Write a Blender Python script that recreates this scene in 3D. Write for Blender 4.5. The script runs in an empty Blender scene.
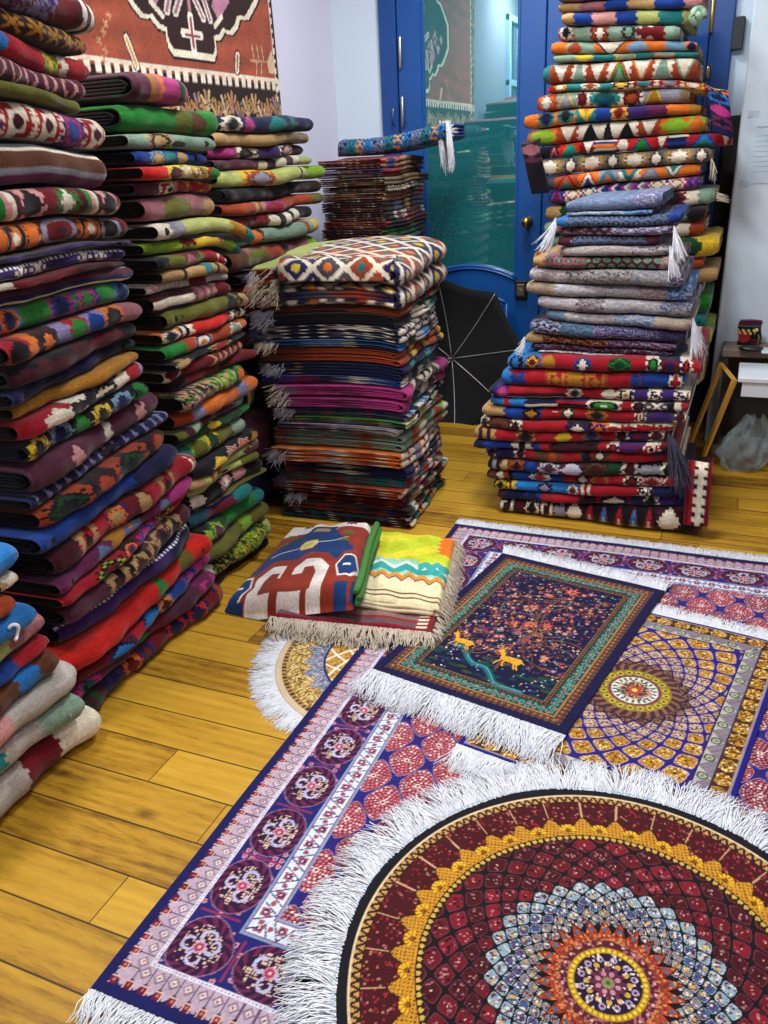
# A carpet shop: tall stacks of folded kilims around a wooden floor on which silk rugs are spread out.
import bpy, math, random
import numpy as np
from mathutils import Matrix, Vector

C = bpy.context.scene.collection
PI = math.pi

# ------------------------------------------------------------------ camera (room axes: x along the boards, y towards the blue door)
FPX, TH, RO, AZ, EYE = 815.3, math.radians(23.34), math.radians(-2.93), math.radians(-23.8), 1.35
_A = np.array([math.cos(AZ), math.sin(AZ), 0]); _B = np.array([-math.sin(AZ), math.cos(AZ), 0])
def _axes():
    f = np.array([0, math.cos(TH), -math.sin(TH)]); r = np.array([1., 0, 0]); u = np.cross(r, f)
    r2 = r*math.cos(RO)+u*math.sin(RO); u2 = -r*math.sin(RO)+u*math.cos(RO)
    return [np.array([v@_A, v@_B, v[2]]) for v in (r2, u2, f)]
AXR, AXU, AXF = _axes()
EYEP = np.array([0, 0, EYE])
def ray(p): return AXR*(p[0]-384)/FPX + AXU*(512-p[1])/FPX + AXF
def on_z(p, z=0.): d = ray(p); return EYEP + d*((z-EYE)/d[2])
def on_a(p, a): d = ray(p); return EYEP + d*(a/d[0])
def on_b(p, b): d = ray(p); return EYEP + d*(b/d[1])

cam = bpy.data.cameras.new('camera'); cam.sensor_fit = 'HORIZONTAL'; cam.sensor_width = 36; cam.lens = FPX/768*36
cam.clip_start = 0.02
camo = bpy.data.objects.new('camera', cam); C.objects.link(camo)
m = Matrix.Identity(4)
for i in range(3):
    m[i][0] = AXR[i]; m[i][1] = AXU[i]; m[i][2] = -AXF[i]; m[i][3] = EYEP[i]
camo.matrix_world = m
bpy.context.scene.camera = camo

# ------------------------------------------------------------------ colours
def lin(h):
    c = np.array([int(h[i:i+2], 16)/255 for i in (0, 2, 4)])
    return np.where(c <= .04045, c/12.92, ((c+.055)/1.055)**2.4)
PAL = {k: lin(h)**1.16 for k, h in dict(
    m='4c1222', r='a81a2c', R='741020', Z='cc2a1e', k='15101a', n='1c2050', b='1b4590', B='2a7cba', t='288280', g='2c8838', G='124a28',
    l='92b636', y='d8b838', o='d8782a', O='a84a26', w='e4dac6', W='f6f4f2', p='d49c98', P='b03a80', u='44286e', v='8c88aa', d='b89868',
    s='8ca490', e='96949e', E='504e58', c='6a422a', C='3a241e', q='a26a70', z='7ca0b6', a='b4ada4', f='707c9a', i='702858', j='70702a',
    x='b8be74', M='b07e26', D='8c7a5c', h='c8c4d4', Q='5c2c40', N='10122e', T='0f5560').items()}

# ------------------------------------------------------------------ mesh helpers
def mesh(name, V, F, mat, parent=None, col=None, smooth=True):
    V = np.asarray(V, np.float32).reshape(-1, 3)
    me = bpy.data.meshes.new(name)
    if isinstance(F, np.ndarray):
        F = F.astype(np.int32); n, k = F.shape
        me.vertices.add(len(V)); me.vertices.foreach_set('co', V.ravel())
        me.loops.add(n*k); me.loops.foreach_set('vertex_index', F.ravel())
        me.polygons.add(n); me.polygons.foreach_set('loop_start', np.arange(0, n*k, k, dtype=np.int32))
        me.polygons.foreach_set('loop_total', np.full(n, k, np.int32))
        me.update(calc_edges=True); me.validate()
    else:
        me.from_pydata(V.tolist(), [], F); me.update()
    if smooth:
        me.polygons.foreach_set('use_smooth', np.ones(len(me.polygons), bool))
    if col is not None:
        at = me.attributes.new('Col', 'FLOAT_COLOR', 'POINT')
        c4 = np.ones((len(V), 4), np.float32); c4[:, :3] = col
        at.data.foreach_set('color', c4.ravel())
    me.materials.append(mat)
    o = bpy.data.objects.new(name, me); C.objects.link(o)
    if parent is not None: o.parent = parent
    return o
def tag(o, label, cat, group=None):
    o['label'] = label; o['category'] = cat
    if group: o['group'] = group
    return o
def empty(name, loc, rz=0.):
    o = bpy.data.objects.new(name, None); C.objects.link(o)
    o.location = loc; o.rotation_euler = (0, 0, rz); o.empty_display_size = .1
    return o
def struct(o): o['kind'] = 'structure'; return o

class MB:
    """Gathers shapes of ONE part into one mesh."""
    def __init__(s): s.V = []; s.F = []
    def add(s, V, F):
        n = len(s.V); s.V += [tuple(v) for v in V]; s.F += [tuple(i+n for i in f) for f in F]; return s
    def box(s, x0, x1, y0, y1, z0, z1, bev=.0):
        b = min(bev, (x1-x0)/2.01, (y1-y0)/2.01, (z1-z0)/2.01)
        if b <= 0:
            V = [(x, y, z) for x in (x0, x1) for y in (y0, y1) for z in (z0, z1)]
            return s.add(V, [(0, 1, 3, 2), (4, 6, 7, 5), (0, 4, 5, 1), (2, 3, 7, 6), (0, 2, 6, 4), (1, 5, 7, 3)])
        rings = []
        for z, i in ((z0, b), (z0+b, 0), (z1-b, 0), (z1, b)):
            rings.append([(x0+i+b*(i == 0), y0+i, z), (x1-i-b*(i == 0), y0+i, z), (x1-i, y0+i+b*(i == 0), z), (x1-i, y1-i-b*(i == 0), z),
                          (x1-i-b*(i == 0), y1-i, z), (x0+i+b*(i == 0), y1-i, z), (x0+i, y1-i-b*(i == 0), z), (x0+i, y0+i+b*(i == 0), z)])
        V = sum(rings, []); F = [tuple(range(7, -1, -1)), tuple(range(24, 32))]
        for k in range(3):
            for j in range(8): F.append((k*8+j, k*8+(j+1) % 8, k*8+8+(j+1) % 8, k*8+8+j))
        return s.add(V, F)
    def tube(s, pts, r, n=8, cap=True, flat=1.):
        pts = [np.asarray(p, float) for p in pts]; rr = r if hasattr(r, '__len__') else [r]*len(pts)
        V = []; F = []
        t0 = pts[1]-pts[0]; ref = np.array([0, 0, 1.]) if abs(t0[2]) < .9*np.linalg.norm(t0) else np.array([1., 0, 0])
        for i, p in enumerate(pts):
            t = pts[min(i+1, len(pts)-1)]-pts[max(i-1, 0)]; t = t/np.linalg.norm(t)
            u = np.cross(ref, t); u /= np.linalg.norm(u)+1e-9; w = np.cross(t, u)
            for k in range(n):
                a = 2*PI*k/n; V.append(p+rr[i]*(u*math.cos(a)+w*flat*math.sin(a)))
        for i in range(len(pts)-1):
            for k in range(n): F.append((i*n+k, i*n+(k+1) % n, (i+1)*n+(k+1) % n, (i+1)*n+k))
        if cap: F += [tuple(range(n-1, -1, -1)), tuple((len(pts)-1)*n+k for k in range(n))]
        return s.add(V, F)
    def lathe(s, prof, c, ax='z', n=24):
        V = []; F = []
        for r, h in prof:
            for k in range(n):
                a = 2*PI*k/n; x, y = r*math.cos(a), r*math.sin(a)
                V.append((c[0]+x, c[1]+y, c[2]+h) if ax == 'z' else (c[0]+x, c[1]-h, c[2]+y))
        for i in range(len(prof)-1):
            for k in range(n): F.append((i*n+k, i*n+(k+1) % n, (i+1)*n+(k+1) % n, (i+1)*n+k))
        F += [tuple(range(n-1, -1, -1)), tuple((len(prof)-1)*n+k for k in range(n))]
        return s.add(V, F)
    def prism(s, poly, y0, y1):
        """poly in (x, z), extruded along y."""
        n = len(poly); V = [(x, y0, z) for x, z in poly]+[(x, y1, z) for x, z in poly]
        F = [tuple(range(n)), tuple(range(2*n-1, n-1, -1))]+[(k, n+k, n+(k+1) % n, (k+1) % n) for k in range(n)]
        return s.add(V, F)
    def build(s, name, mat, parent=None, smooth=False): return mesh(name, s.V, s.F, mat, parent, smooth=smooth)

# ------------------------------------------------------------------ node materials
def new_mat(name):
    mt = bpy.data.materials.new(name); mt.use_nodes = True
    nt = mt.node_tree; return mt, nt, nt.nodes['Principled BSDF']
def nd(nt, t, **kw):
    n = nt.nodes.new(t)
    for k, v in kw.items():
        if hasattr(n, k) and k not in n.inputs: setattr(n, k, v)
        else: n.inputs[k.replace('_', ' ')].default_value = v
    return n
def plain(name, col, rough=.6, metal=0., noise=.12, scale=30, bump=0., coat=0.):
    mt, nt, b = new_mat(name)
    tc = nd(nt, 'ShaderNodeTexCoord'); no = nd(nt, 'ShaderNodeTexNoise', Scale=scale, Detail=4.)
    nt.links.new(tc.outputs['Object'], no.inputs['Vector'])
    mr = nd(nt, 'ShaderNodeMapRange'); mr.inputs['To Min'].default_value = 1-noise; mr.inputs['To Max'].default_value = 1+noise
    nt.links.new(no.outputs[0], mr.inputs[0])
    vm = nd(nt, 'ShaderNodeVectorMath', operation='SCALE'); c = lin(col) if isinstance(col, str) else col
    vm.inputs[0].default_value = tuple(c); nt.links.new(mr.outputs[0], vm.inputs['Scale'])
    nt.links.new(vm.outputs[0], b.inputs['Base Color'])
    b.inputs['Roughness'].default_value = rough; b.inputs['Metallic'].default_value = metal; b.inputs['Coat Weight'].default_value = coat
    if bump:
        bp = nd(nt, 'ShaderNodeBump', Strength=bump, Distance=.002); nt.links.new(no.outputs[0], bp.inputs['Height']); nt.links.new(bp.outputs[0], b.inputs['Normal'])
    return mt
def textile(name, rough=.95, weave=420., strength=.35, sheen=.12, fuzz=.22):
    """Dyed wool or silk: the dye pattern is the mesh attribute Col, the weave and the fuzz are nodes."""
    mt, nt, b = new_mat(name); L = nt.links.new
    at = nd(nt, 'ShaderNodeAttribute', attribute_name='Col'); tc = nd(nt, 'ShaderNodeTexCoord')
    no = nd(nt, 'ShaderNodeTexNoise', Scale=260., Detail=3.); L(tc.outputs['Object'], no.inputs['Vector'])
    big = nd(nt, 'ShaderNodeTexNoise', Scale=14., Detail=3.); L(tc.outputs['Object'], big.inputs['Vector'])
    ad = nd(nt, 'ShaderNodeMath', operation='MULTIPLY_ADD'); L(no.outputs[0], ad.inputs[0]); ad.inputs[1].default_value = 1.3
    L(big.outputs[0], ad.inputs[2])
    mr = nd(nt, 'ShaderNodeMapRange'); L(ad.outputs[0], mr.inputs[0])
    for k, v in (('From Min', .7), ('From Max', 1.6), ('To Min', 1-fuzz), ('To Max', 1+fuzz)): mr.inputs[k].default_value = v
    sc = nd(nt, 'ShaderNodeVectorMath', operation='SCALE'); L(at.outputs['Color'], sc.inputs[0]); L(mr.outputs[0], sc.inputs['Scale'])
    L(sc.outputs[0], b.inputs['Base Color'])
    b.inputs['Roughness'].default_value = rough; b.inputs['Sheen Weight'].default_value = sheen; b.inputs['Specular IOR Level'].default_value = .2
    vo = nd(nt, 'ShaderNodeTexVoronoi', Scale=weave); L(tc.outputs['Object'], vo.inputs['Vector'])
    mx = nd(nt, 'ShaderNodeMath', operation='MULTIPLY_ADD'); L(no.outputs[0], mx.inputs[0]); mx.inputs[1].default_value = 1.; L(vo.outputs['Distance'], mx.inputs[2])
    bp = nd(nt, 'ShaderNodeBump', Strength=strength, Distance=.002); L(mx.outputs[0], bp.inputs['Height']); L(bp.outputs[0], b.inputs['Normal'])
    return mt
WOOL = textile('woven_wool', fuzz=.34, strength=.5); SILK = textile('silk_pile', rough=.8, weave=700., strength=.2, sheen=.05, fuzz=.14)
YARN_W = plain('white_yarn', 'e9ecf2', .9, noise=.15, scale=60); YARN_C = plain('cream_yarn', 'cfc2ae', .9, noise=.25, scale=60)
YARN_D = plain('dark_yarn', '3c3a4c', .9, noise=.3, scale=60); YARN_B = plain('black_yarn', '17121a', .9, noise=.3, scale=60)
YARN_G = plain('grey_yarn', '9a96a0', .9, noise=.3, scale=60)

# ------------------------------------------------------------------ pattern engine for folded kilims
def hsh(*k):
    s = np.zeros_like(np.asarray(k[0], float))
    for i, q in enumerate(k): s = s + np.asarray(q, float)*(12.9898, 78.233, 37.719, 11.131)[i]
    s = np.sin(s)*43758.5453; return s-np.floor(s)
def tri(x): return np.abs((x % 1)-.5)*2
def panel(kind, cs, x, y, wp, H, sd):
    """Colours of one woven panel: x across (0 = middle), y along the fold (0 = front)."""
    q = .0042; xq = (np.floor(x/q)+.5)*q; yq = (np.floor(y/q)+.5)*q
    c = [PAL[k] for k in cs]; n = len(c); out = np.empty((len(x), 3)); out[:] = c[0]
    X = np.abs(xq)/(wp/2); Y = np.abs(yq)/(H/2)
    def put(mk, k):
        out[mk] = c[min(k, n-1)]
    if kind == 'S':
        if wp > .045 and c[0].max() < .20 and int(sd*7+wp*1e4) % 3:   # a few small woven marks on plain ground
            cx = (xq/.046) % 1-.5; hh = hsh(np.floor(xq/.046), sd); mk = (np.maximum(np.abs(cx)*.046, np.abs(yq-(hh-.5)*.02)) < .0075) & ((np.abs(cx)*.046 < .0025) | (np.abs(yq-(hh-.5)*.02) < .0025)) & (hh > .55)
            out[mk] = out[mk]*.35+.03*PAL['d']
    elif kind == 'D':
        sx = min(.011, wp/9); r = np.floor(np.abs(x)/sx+.5)*sx/(wp/2)+np.floor(np.abs(y)/.0075+.5)*.0075/(H/2)*.85
        if n > 2: put((np.abs(X-.72) < .09) & (np.abs(Y-.55) < .16), 1)
        for k in range(1, n): put(r < 1.0*(1-(k-1)/max(n-1, 1)*.80), k)
        if n > 2: lim = 1.0*(1-.80/(n-1)); out[(np.abs(r-lim-.03) < .045) & (wp > .035)] *= .30
    elif kind in 'TV':
        sg = 1 if kind == 'T' else -1
        d = (.55-sg*yq/H)-X*1.02; put(d > -.02, 1); put(d > .16, 2)
        if n > 3: put(d > .46, 3)
    elif kind == 'Z':
        i = np.floor((xq/wp+.5)*n*2 + tri(yq/(H*.55))*1.6).astype(int) % n
        for k in range(n): put(i == k, k)
    elif kind == 'X':
        put((np.abs(X*wp-Y*H) < .010) & (X < .8) & (Y < .75), 1)
        put((np.abs(np.abs(xq)-wp*.32) < .006) & (np.abs(yq) < .006), n-1)
    elif kind == 'A':
        put(np.abs(X-.35-Y*.6) < .15, 1)
    elif kind == 'H':
        M = np.maximum(X, Y); put((M > .42) & (M < .74) & ~((xq > 0) & (yq > 0) & (X < .5)) & ~((xq < 0) & (yq < 0) & (X < .5)), 1); put(X+Y < .38, 2)
        put((np.abs(X-.86) < .07) & (np.sin(yq/.0055*PI) > 0), 1)
    elif kind == 'B':
        i = np.clip(np.floor((yq/H+.5)*n), 0, n-1).astype(int); i = n-1-i
        for k in range(n): put(i == k, k)
    elif kind == 'I':
        i = np.clip(np.floor((xq/wp+.5+yq*1.2)*n), 0, n-1).astype(int)
        for k in range(n): put(i == k, k)
    elif kind == 'K':
        i = ((np.floor(xq/.013)+np.floor(yq/.011)) % n).astype(int)
        for k in range(n): put(i == k, k)
    elif kind == 'F':
        g = .011; h = hsh(np.floor((x+.3*y)/g), np.floor(y/g+.5*np.floor(x/g)), sd); i = (h*(n+.8)).astype(int)
        for k in range(1, n): put(i == k, k)
        put((hsh(np.floor(x/.004), np.floor(y/.004), sd+3) < .22), n-1)
    elif kind == 'G':
        put(hsh(np.floor(x/.0035), np.floor(y/.0035), sd) < .30, 1); ex = x+.004*np.sin(y*160); cxx = (ex/.028) % 1-.5; cyy = (y/.024+.5*np.floor(ex/.028)) % 1-.5
        vine = np.abs(y-.006*np.sin(ex*120+sd)-.010*np.round(y/.020)*2) < .0016; put(vine, 2); rr = np.hypot(cxx*.028, cyy*.024); an = np.arctan2(cyy, cxx)
        put(rr < .0085*(.75+.25*np.cos(an*6)), 2); put(rr < .0048, 0); put(rr < .0022, n-1); put(hsh(np.floor(x/.0045), np.floor(y/.0045), sd+5) < .10, n-1)
    elif kind == 'P':
        p = .034; k_ = np.floor(y/.026); xs = (x/p+.5*(k_ % 2)) % 1-.5; ys = (y/.026) % 1
        d = np.abs(xs)*1.1+np.abs(ys-.5)**2*2.2; put(d > .42, 1); put((d < .2), 2); put((d < .07), 0)
    elif kind == 'O':
        r = np.sqrt(X**2+Y**2); put(r < .9, 1); put(r < .62, 2); put(r < .25, 0)
    elif kind == 'N':
        a = .35+.75*hsh(np.floor(x/.011), sd); put(Y*1.2 < a*(1.1-X*.5), 1)
        if n > 2: put(Y*2.6 < a*(1.-X*.8), 2)
    return out
DYE_AND_SHADE = [1.]   # dye depth of the current stack; dimmer light on left stacks included
def kilim_colours(spec, u, v, w, h, sd):
    if callable(spec): return spec(u, v)*DYE_AND_SHADE[0]
    # u 0..w from one end, v arc length from the front of the fold; spec: [xN] kind.colours[.width] ...
    tok = spec.split(); rep = 1; edge = None
    if tok[0][0] == 'x' and tok[0][1:].isdigit(): rep = int(tok[0][1:]); tok = tok[1:]
    ps = []
    for t in tok:
        if '.' not in t: continue
        a = t.split('.', 2)
        if a[0] == 'e': edge = PAL[a[1]]; continue
        ps.append((a[0], a[1], float(a[2]) if len(a) > 2 else 1.))
    ps = ps*rep; ws = np.array([p[2] for p in ps]); cum = np.concatenate([[0], np.cumsum(ws)])/ws.sum()*w
    H = max(h*1.55, .042); jag = .0035*np.sign(np.sin(v/.0045))+.004*np.sin(v*25+sd)
    ue = np.clip(u+jag, 0, w-1e-6); pi = np.clip(np.searchsorted(cum, ue, 'right')-1, 0, len(ps)-1)
    out = np.zeros((len(u), 3))
    for k, p in enumerate(ps):
        mk = pi == k
        if mk.any():
            wp = cum[k+1]-cum[k]
            out[mk] = panel(p[0], p[1], u[mk]-(cum[k]+cum[k+1])/2, v[mk], wp, H, sd+k if p[0] in 'NF' else sd)
    if edge is not None:
        mk = (np.abs(v-h*.42) < .0035) & (np.sin(u/.0075*PI) > -.2); out[mk] = edge
        mk = (np.abs(v+h*.5) < .0025); out[mk] = edge
    ab = 1+.12*np.sin(v*60+sd*1.7)*np.sin(u*9+sd)+.26*(hsh(np.floor(v/.0045), np.floor(u/.035+v*9), sd)-.5)+.22*(hsh(np.floor(u/.005), np.floor(v/.005), sd)-.5)
    return np.clip(out*ab[:, None]*DYE_AND_SHADE[0], 0, 1)

# ------------------------------------------------------------------ a folded rug: nested sheets bent round a soft front fold
def u_path(h, y0, d, nf, nt):
    """top back -> front -> bottom back; returns (y, z, arc from the front, + above)"""
    rx = min(h*.58, .06); th = np.linspace(PI/2, -PI/2, nf)
    e = .95
    fy = y0+rx-rx*np.sign(np.cos(th))*np.abs(np.cos(th))**e; fz = h/2*np.sign(np.sin(th))*np.abs(np.sin(th))**e
    by = np.linspace(d, y0+rx, nt+1)[:-1]
    y = np.concatenate([by, fy, by[::-1]]); z = np.concatenate([np.full(nt, h/2), fz, np.full(nt, -h/2)])
    s = np.concatenate([[0], np.cumsum(np.hypot(np.diff(y), np.diff(z)))]); return y, z, (s[-1]/2-s)
def folded(name, spec, cap, w, h, d, sd, layers=2, rolls=1, wob=None, nt=5, mat=None, du=.006, tilt=None, parent=None, droop=(0, 0), loose=1., gap=.98):
    """Local x 0..w along the fold, fold faces -y at y=0, z 0..h.  One mesh."""
    rg = np.random.RandomState(sd); Vs = []; Fs = []; Cs = []; base = 0
    nx = max(12, int(w/du)); xs = np.linspace(0, w, nx+1)
    ph = rg.rand(8)*6.28
    jit = loose*(.010*np.sin(xs*8+ph[0])+.005*np.sin(xs*21+ph[1])+.0018*np.sin(xs*61+ph[2]))
    endr = np.minimum(xs, w-xs); sq = (1-.20*np.exp(-(endr/.014)**2))*(1-.06*loose*(.5+.5*np.sin(xs*11+ph[4])*np.cos(xs*5+ph[5])))
    hr = h/rolls
    for ro in range(rolls):
        zc = h-hr*(ro+.5); yo = (rg.rand()-.5)*.02 if rolls > 1 else 0.
        t = hr*(.46, .27, .17)[layers-1]
        for k in range(layers):
            hh = hr*gap if k == 0 else hr*gap-2*t*1.03*k
            y0 = yo+(0 if k == 0 else t+.006+.012*rg.rand()); dk = d-.004*k
            if hh < .004: break
            nf = (27 if du < .005 else 19) if k == 0 else 7; ntt = nt if k == 0 else 4
            py, pz, ps = u_path(hh, y0, dk, nf, ntt); n = len(py)
            tk = t if k == 0 else min(t, hh*.46)
            qy, qz, _ = u_path(max(hh-2*tk, .002), y0+tk, dk, nf, ntt); my, mz = (py+qy)/2, (pz+qz)/2
            cx = xs if k == 0 else np.array([0, w]); nc = len(cx)
            jj = jit if k == 0 else jit[[0, -1]]; ss = sq if k == 0 else sq[[0, -1]]
            X = np.repeat(cx, n); Y = np.tile(py, nc)+np.repeat(jj, n); Z = (np.tile(pz, (nc, 1))*ss[:, None]).ravel()
            Y += np.repeat(.010*np.exp(-(np.minimum(cx, w-cx)/.012)**2), n)
            vv = np.tile(ps, nc); col = kilim_colours(spec, X, vv+.013*(rg.rand()-.5), w, hh, sd)
            if k > 0: col = kilim_colours(cap, np.abs(vv)*1., np.zeros_like(vv), d, hh, sd+k)
            G = np.arange(nc*n).reshape(nc, n)
            F = np.stack([G[:-1, :-1], G[1:, :-1], G[1:, 1:], G[:-1, 1:]], -1).reshape(-1, 4)
            V = [np.stack([X, Y, Z+zc], -1)]; Cc = [col]; FF = [F]; off = nc*n
            for side, xe, ce in ((0, 0., jj[0]), (1, w, jj[-1])):
                sg = -1 if side == 0 else 1
                cm = kilim_colours(cap, np.clip(np.abs(ps), 0, d), np.zeros(n), d, hh, sd+7+ro*3+k)
                s0 = ss[0]
                V += [np.stack([np.full(n, xe+sg*tk*.28), my+ce+.006, mz*s0+zc], -1), np.stack([np.full(n, xe-sg*.002), qy+ce+.006, qz*s0+zc], -1),
                      np.stack([np.full(n, xe-sg*min(.05, w*.3)), qy+ce, qz*s0+zc], -1)]
                Cc += [cm, cm, cm]
                r0 = G[0] if side == 0 else G[-1]; rings = [r0]+[off+j*n+np.arange(n) for j in range(3)]; off += 3*n
                for a_, b_ in zip(rings[:-1], rings[1:]):
                    q4 = np.stack([a_[:-1], a_[1:], b_[1:], b_[:-1]], -1); FF.append(q4 if side == 0 else q4[:, ::-1])
            V = np.concatenate(V); Vs.append(V); Cs.append(np.concatenate(Cc)); Fs.append(np.concatenate(FF)+base); base += len(V)
    V = np.concatenate(Vs); col = np.concatenate(Cs); F = np.concatenate(Fs)
    V[:, 2] += .0007*np.sin(V[:, 0]*75+V[:, 1]*40+ph[3])*np.clip(1-V[:, 1]*6, 0, 1)
    if droop[0] or droop[1]:
        V[:, 2] -= droop[0]*np.clip(1-V[:, 0]/.16, 0, 1)**2+droop[1]*np.clip(1-(w-V[:, 0])/.16, 0, 1)**2
    if tilt: V[:, 2] += tilt*(V[:, 0]/w)
    if wob: V[:, 2] += wob(V[:, 0], V[:, 1], V[:, 2])
    return mesh(name, V, F, mat or WOOL, parent, col)

def strands(name, roots, mat, parent=None, r=.0016, seg=4, seed=1, lift=0., curl=.35):
    """Fringe: one thin twisted cord per root (p, direction, length); every cord is a three-sided tube."""
    rg = np.random.RandomState(seed); n = len(roots)
    P = np.array([q[0] for q in roots], float); D = np.array([q[1] for q in roots], float); Ln = np.array([q[2] for q in roots], float)
    D /= np.linalg.norm(D, axis=1)[:, None]
    up = np.tile([0, 0, 1.], (n, 1)); alt = np.abs(D[:, 2]) > .8; up[alt] = [1., 0, 0]
    S = np.cross(D, up); S /= np.linalg.norm(S, axis=1)[:, None]; U = np.cross(S, D)
    a = (rg.rand(n)-.5)*curl*2; b = rg.rand(n)*6.28
    V = np.empty((n, seg+1, 3, 3))
    for i in range(seg+1):
        t = i/seg; c = P+D*(Ln*t)[:, None]+S*(a*Ln*t*t+.003*np.sin(b+t*7))[:, None]+U*(lift*np.sin(PI*t)*(.3+rg.rand(n)))[:, None]
        rad = r*(1-.55*t)
        for k in range(3):
            g = 2*PI*k/3+PI/6; V[:, i, k] = c+(S*math.cos(g)+U*math.sin(g))*rad
    idx = np.arange(n*(seg+1)*3).reshape(n, seg+1, 3)
    F = np.concatenate([np.stack([idx[:, :-1, k], idx[:, :-1, (k+1) % 3], idx[:, 1:, (k+1) % 3], idx[:, 1:, k]], -1).reshape(-1, 4) for k in range(3)])
    return mesh(name, V.reshape(-1, 3), F, mat, parent)
def flap(parent, name, pts, wdir, w, spec, sd, mat=WOOL, t=.007, label=None):
    """A hanging cloth end: a strip of width w following pts, with real thickness."""
    P = np.array(pts, float); s = np.concatenate([[0], np.cumsum(np.linalg.norm(np.diff(P, axis=0), axis=1))])
    tt = np.linspace(0, s[-1], max(12, int(s[-1]/.006))); Q = np.stack([np.interp(tt, s, P[:, i]) for i in range(3)], -1)
    for _ in range(6): Q[1:-1] = (Q[:-2]+2*Q[1:-1]+Q[2:])/4
    wd = np.array(wdir, float); wd /= np.linalg.norm(wd); nw = max(10, int(w/.006)); T = np.gradient(Q, axis=0); T /= np.linalg.norm(T, axis=1)[:, None]
    Nn = np.cross(T, wd); Nn /= np.linalg.norm(Nn, axis=1)[:, None]
    V = []; Cc = []; n = len(Q); k = nw+1; u = np.linspace(0, w, k)
    UU, TT = np.meshgrid(u, tt); wav = .006*np.sin(UU*40+TT*18+sd)
    top = Q[:, None]+wd*UU[..., None]+Nn[:, None]*(wav[..., None]+t/2); bot = top-Nn[:, None]*t
    col = kilim_colours(spec, TT.ravel(), (UU.ravel()-w/2), s[-1], w*.8, sd)
    V = np.concatenate([top.reshape(-1, 3), bot.reshape(-1, 3)]); G = np.arange(n*k).reshape(n, k)
    F = [np.stack([G[:-1, :-1], G[1:, :-1], G[1:, 1:], G[:-1, 1:]], -1).reshape(-1, 4)]; F.append(F[0][:, ::-1]+n*k)
    ring = np.concatenate([G[0, :-1], G[:-1, -1], G[-1, :0:-1], G[:0:-1, 0]]); r2 = np.roll(ring, -1)
    F.append(np.stack([ring, r2, r2+n*k, ring+n*k], -1))
    o = mesh(name, V, np.concatenate(F), mat, parent, np.concatenate([col, col]))
    if label: o['label'] = label
    return o
ORD = 'topmost,second,third,fourth,fifth,sixth,seventh,eighth,ninth,tenth,eleventh,twelfth,thirteenth,fourteenth,fifteenth,sixteenth,seventeenth,eighteenth,nineteenth,twentieth,twenty-first,twenty-second,twenty-third,twenty-fourth,twenty-fifth,twenty-sixth,twenty-seventh,twenty-eighth,twenty-ninth,thirtieth,thirty-first,thirty-second,thirty-third,thirty-fourth,thirty-fifth,thirty-sixth,thirty-seventh,thirty-eighth'.split(',')
# ------------------------------------------------------------------ the stacks.  Rows: x y (photo pixel of the rug's top at its right end) | weave | look
def rows(txt):
    out = []
    for ln in txt.strip().splitlines():
        a = [s.strip() for s in ln.split('|')]; out.append(([float(k) for k in a[0].split()], a[1], a[2]))
    return out
def label_of(look, k, where):
    return look+', '+('topmost of ' if k == 0 else ORD[k]+' from top of ')+where
def default_cap(spec, rg):
    cs = ''.join(t.split('.')[1] for t in spec.split() if '.' in t)
    cs = ''.join(sorted(set(cs)))
    return ' '.join('S.%s.%.2f' % (cs[rg.randint(len(cs))], .3+rg.rand()) for _ in range(9))

def side_stack(txt, a_face, y0, where, group, seed, depth, last_y, name='folded_kilim', cat='kilim', b0=None, fixed_b=None, layers=3, rolls=1, lean=None, tiltf=None, jit=.022, droops={}, cap=None, nt=5, loose=1., yaw=0., da=0., du=.006):
    """Stacks whose folds face +x (into the room); rug length runs along y."""
    R = rows(txt); rg = np.random.RandomState(seed); obs = []
    zs = [on_a((r[0][0], r[0][1]), a_face)[2] for r in R]; bs = [on_a((r[0][0], r[0][1]), a_face)[1] for r in R]
    zs.append(last_y)
    for k in range(1, len(zs)): zs[k] = min(zs[k], zs[k-1]-.008)
    for k, (nums, spec, look) in enumerate(R):
        z1, z0 = zs[k], zs[k+1]+.0025
        b1 = fixed_b[1] if fixed_b else bs[k]
        b1 += (rg.rand()-.5)*jit
        bb0 = (on_a((nums[2], nums[3]), a_face)[1] if len(nums) > 3 else (fixed_b[0] if fixed_b else b0))+(rg.rand()-.5)*jit
        w = b1-bb0; ph = rg.rand()*6
        wob = (lambda x, y, z, z0=z0, bb0=bb0, w=w: .005*np.sin((x+bb0)*8+(z+z0)*4+seed)*np.minimum(1, (z+z0)*6)+.003*np.sin((x+bb0)*19+(z+z0)*7)*np.minimum(1, (z+z0)*6)+(tiltf(x, z+z0) if tiltf else 0))
        o = folded(name, spec, cap or default_cap(spec, rg), w, z1-z0, depth*(.96+.06*rg.rand()), seed*100+k, layers, rolls, wob, nt=26 if k == 0 else nt, droop=droops.get(k, (0, 0)), loose=loose, du=du)
        af = a_face+da+(lean(z1) if lean else 0)+(rg.rand()-.5)*jit
        o.location = (af, bb0, z0); o.rotation_euler = (0, 0, PI/2+yaw+(rg.rand()-.5)*.03)
        tag(o, label_of(look, k, where), cat, group); obs.append(o)
    return obs

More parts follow.
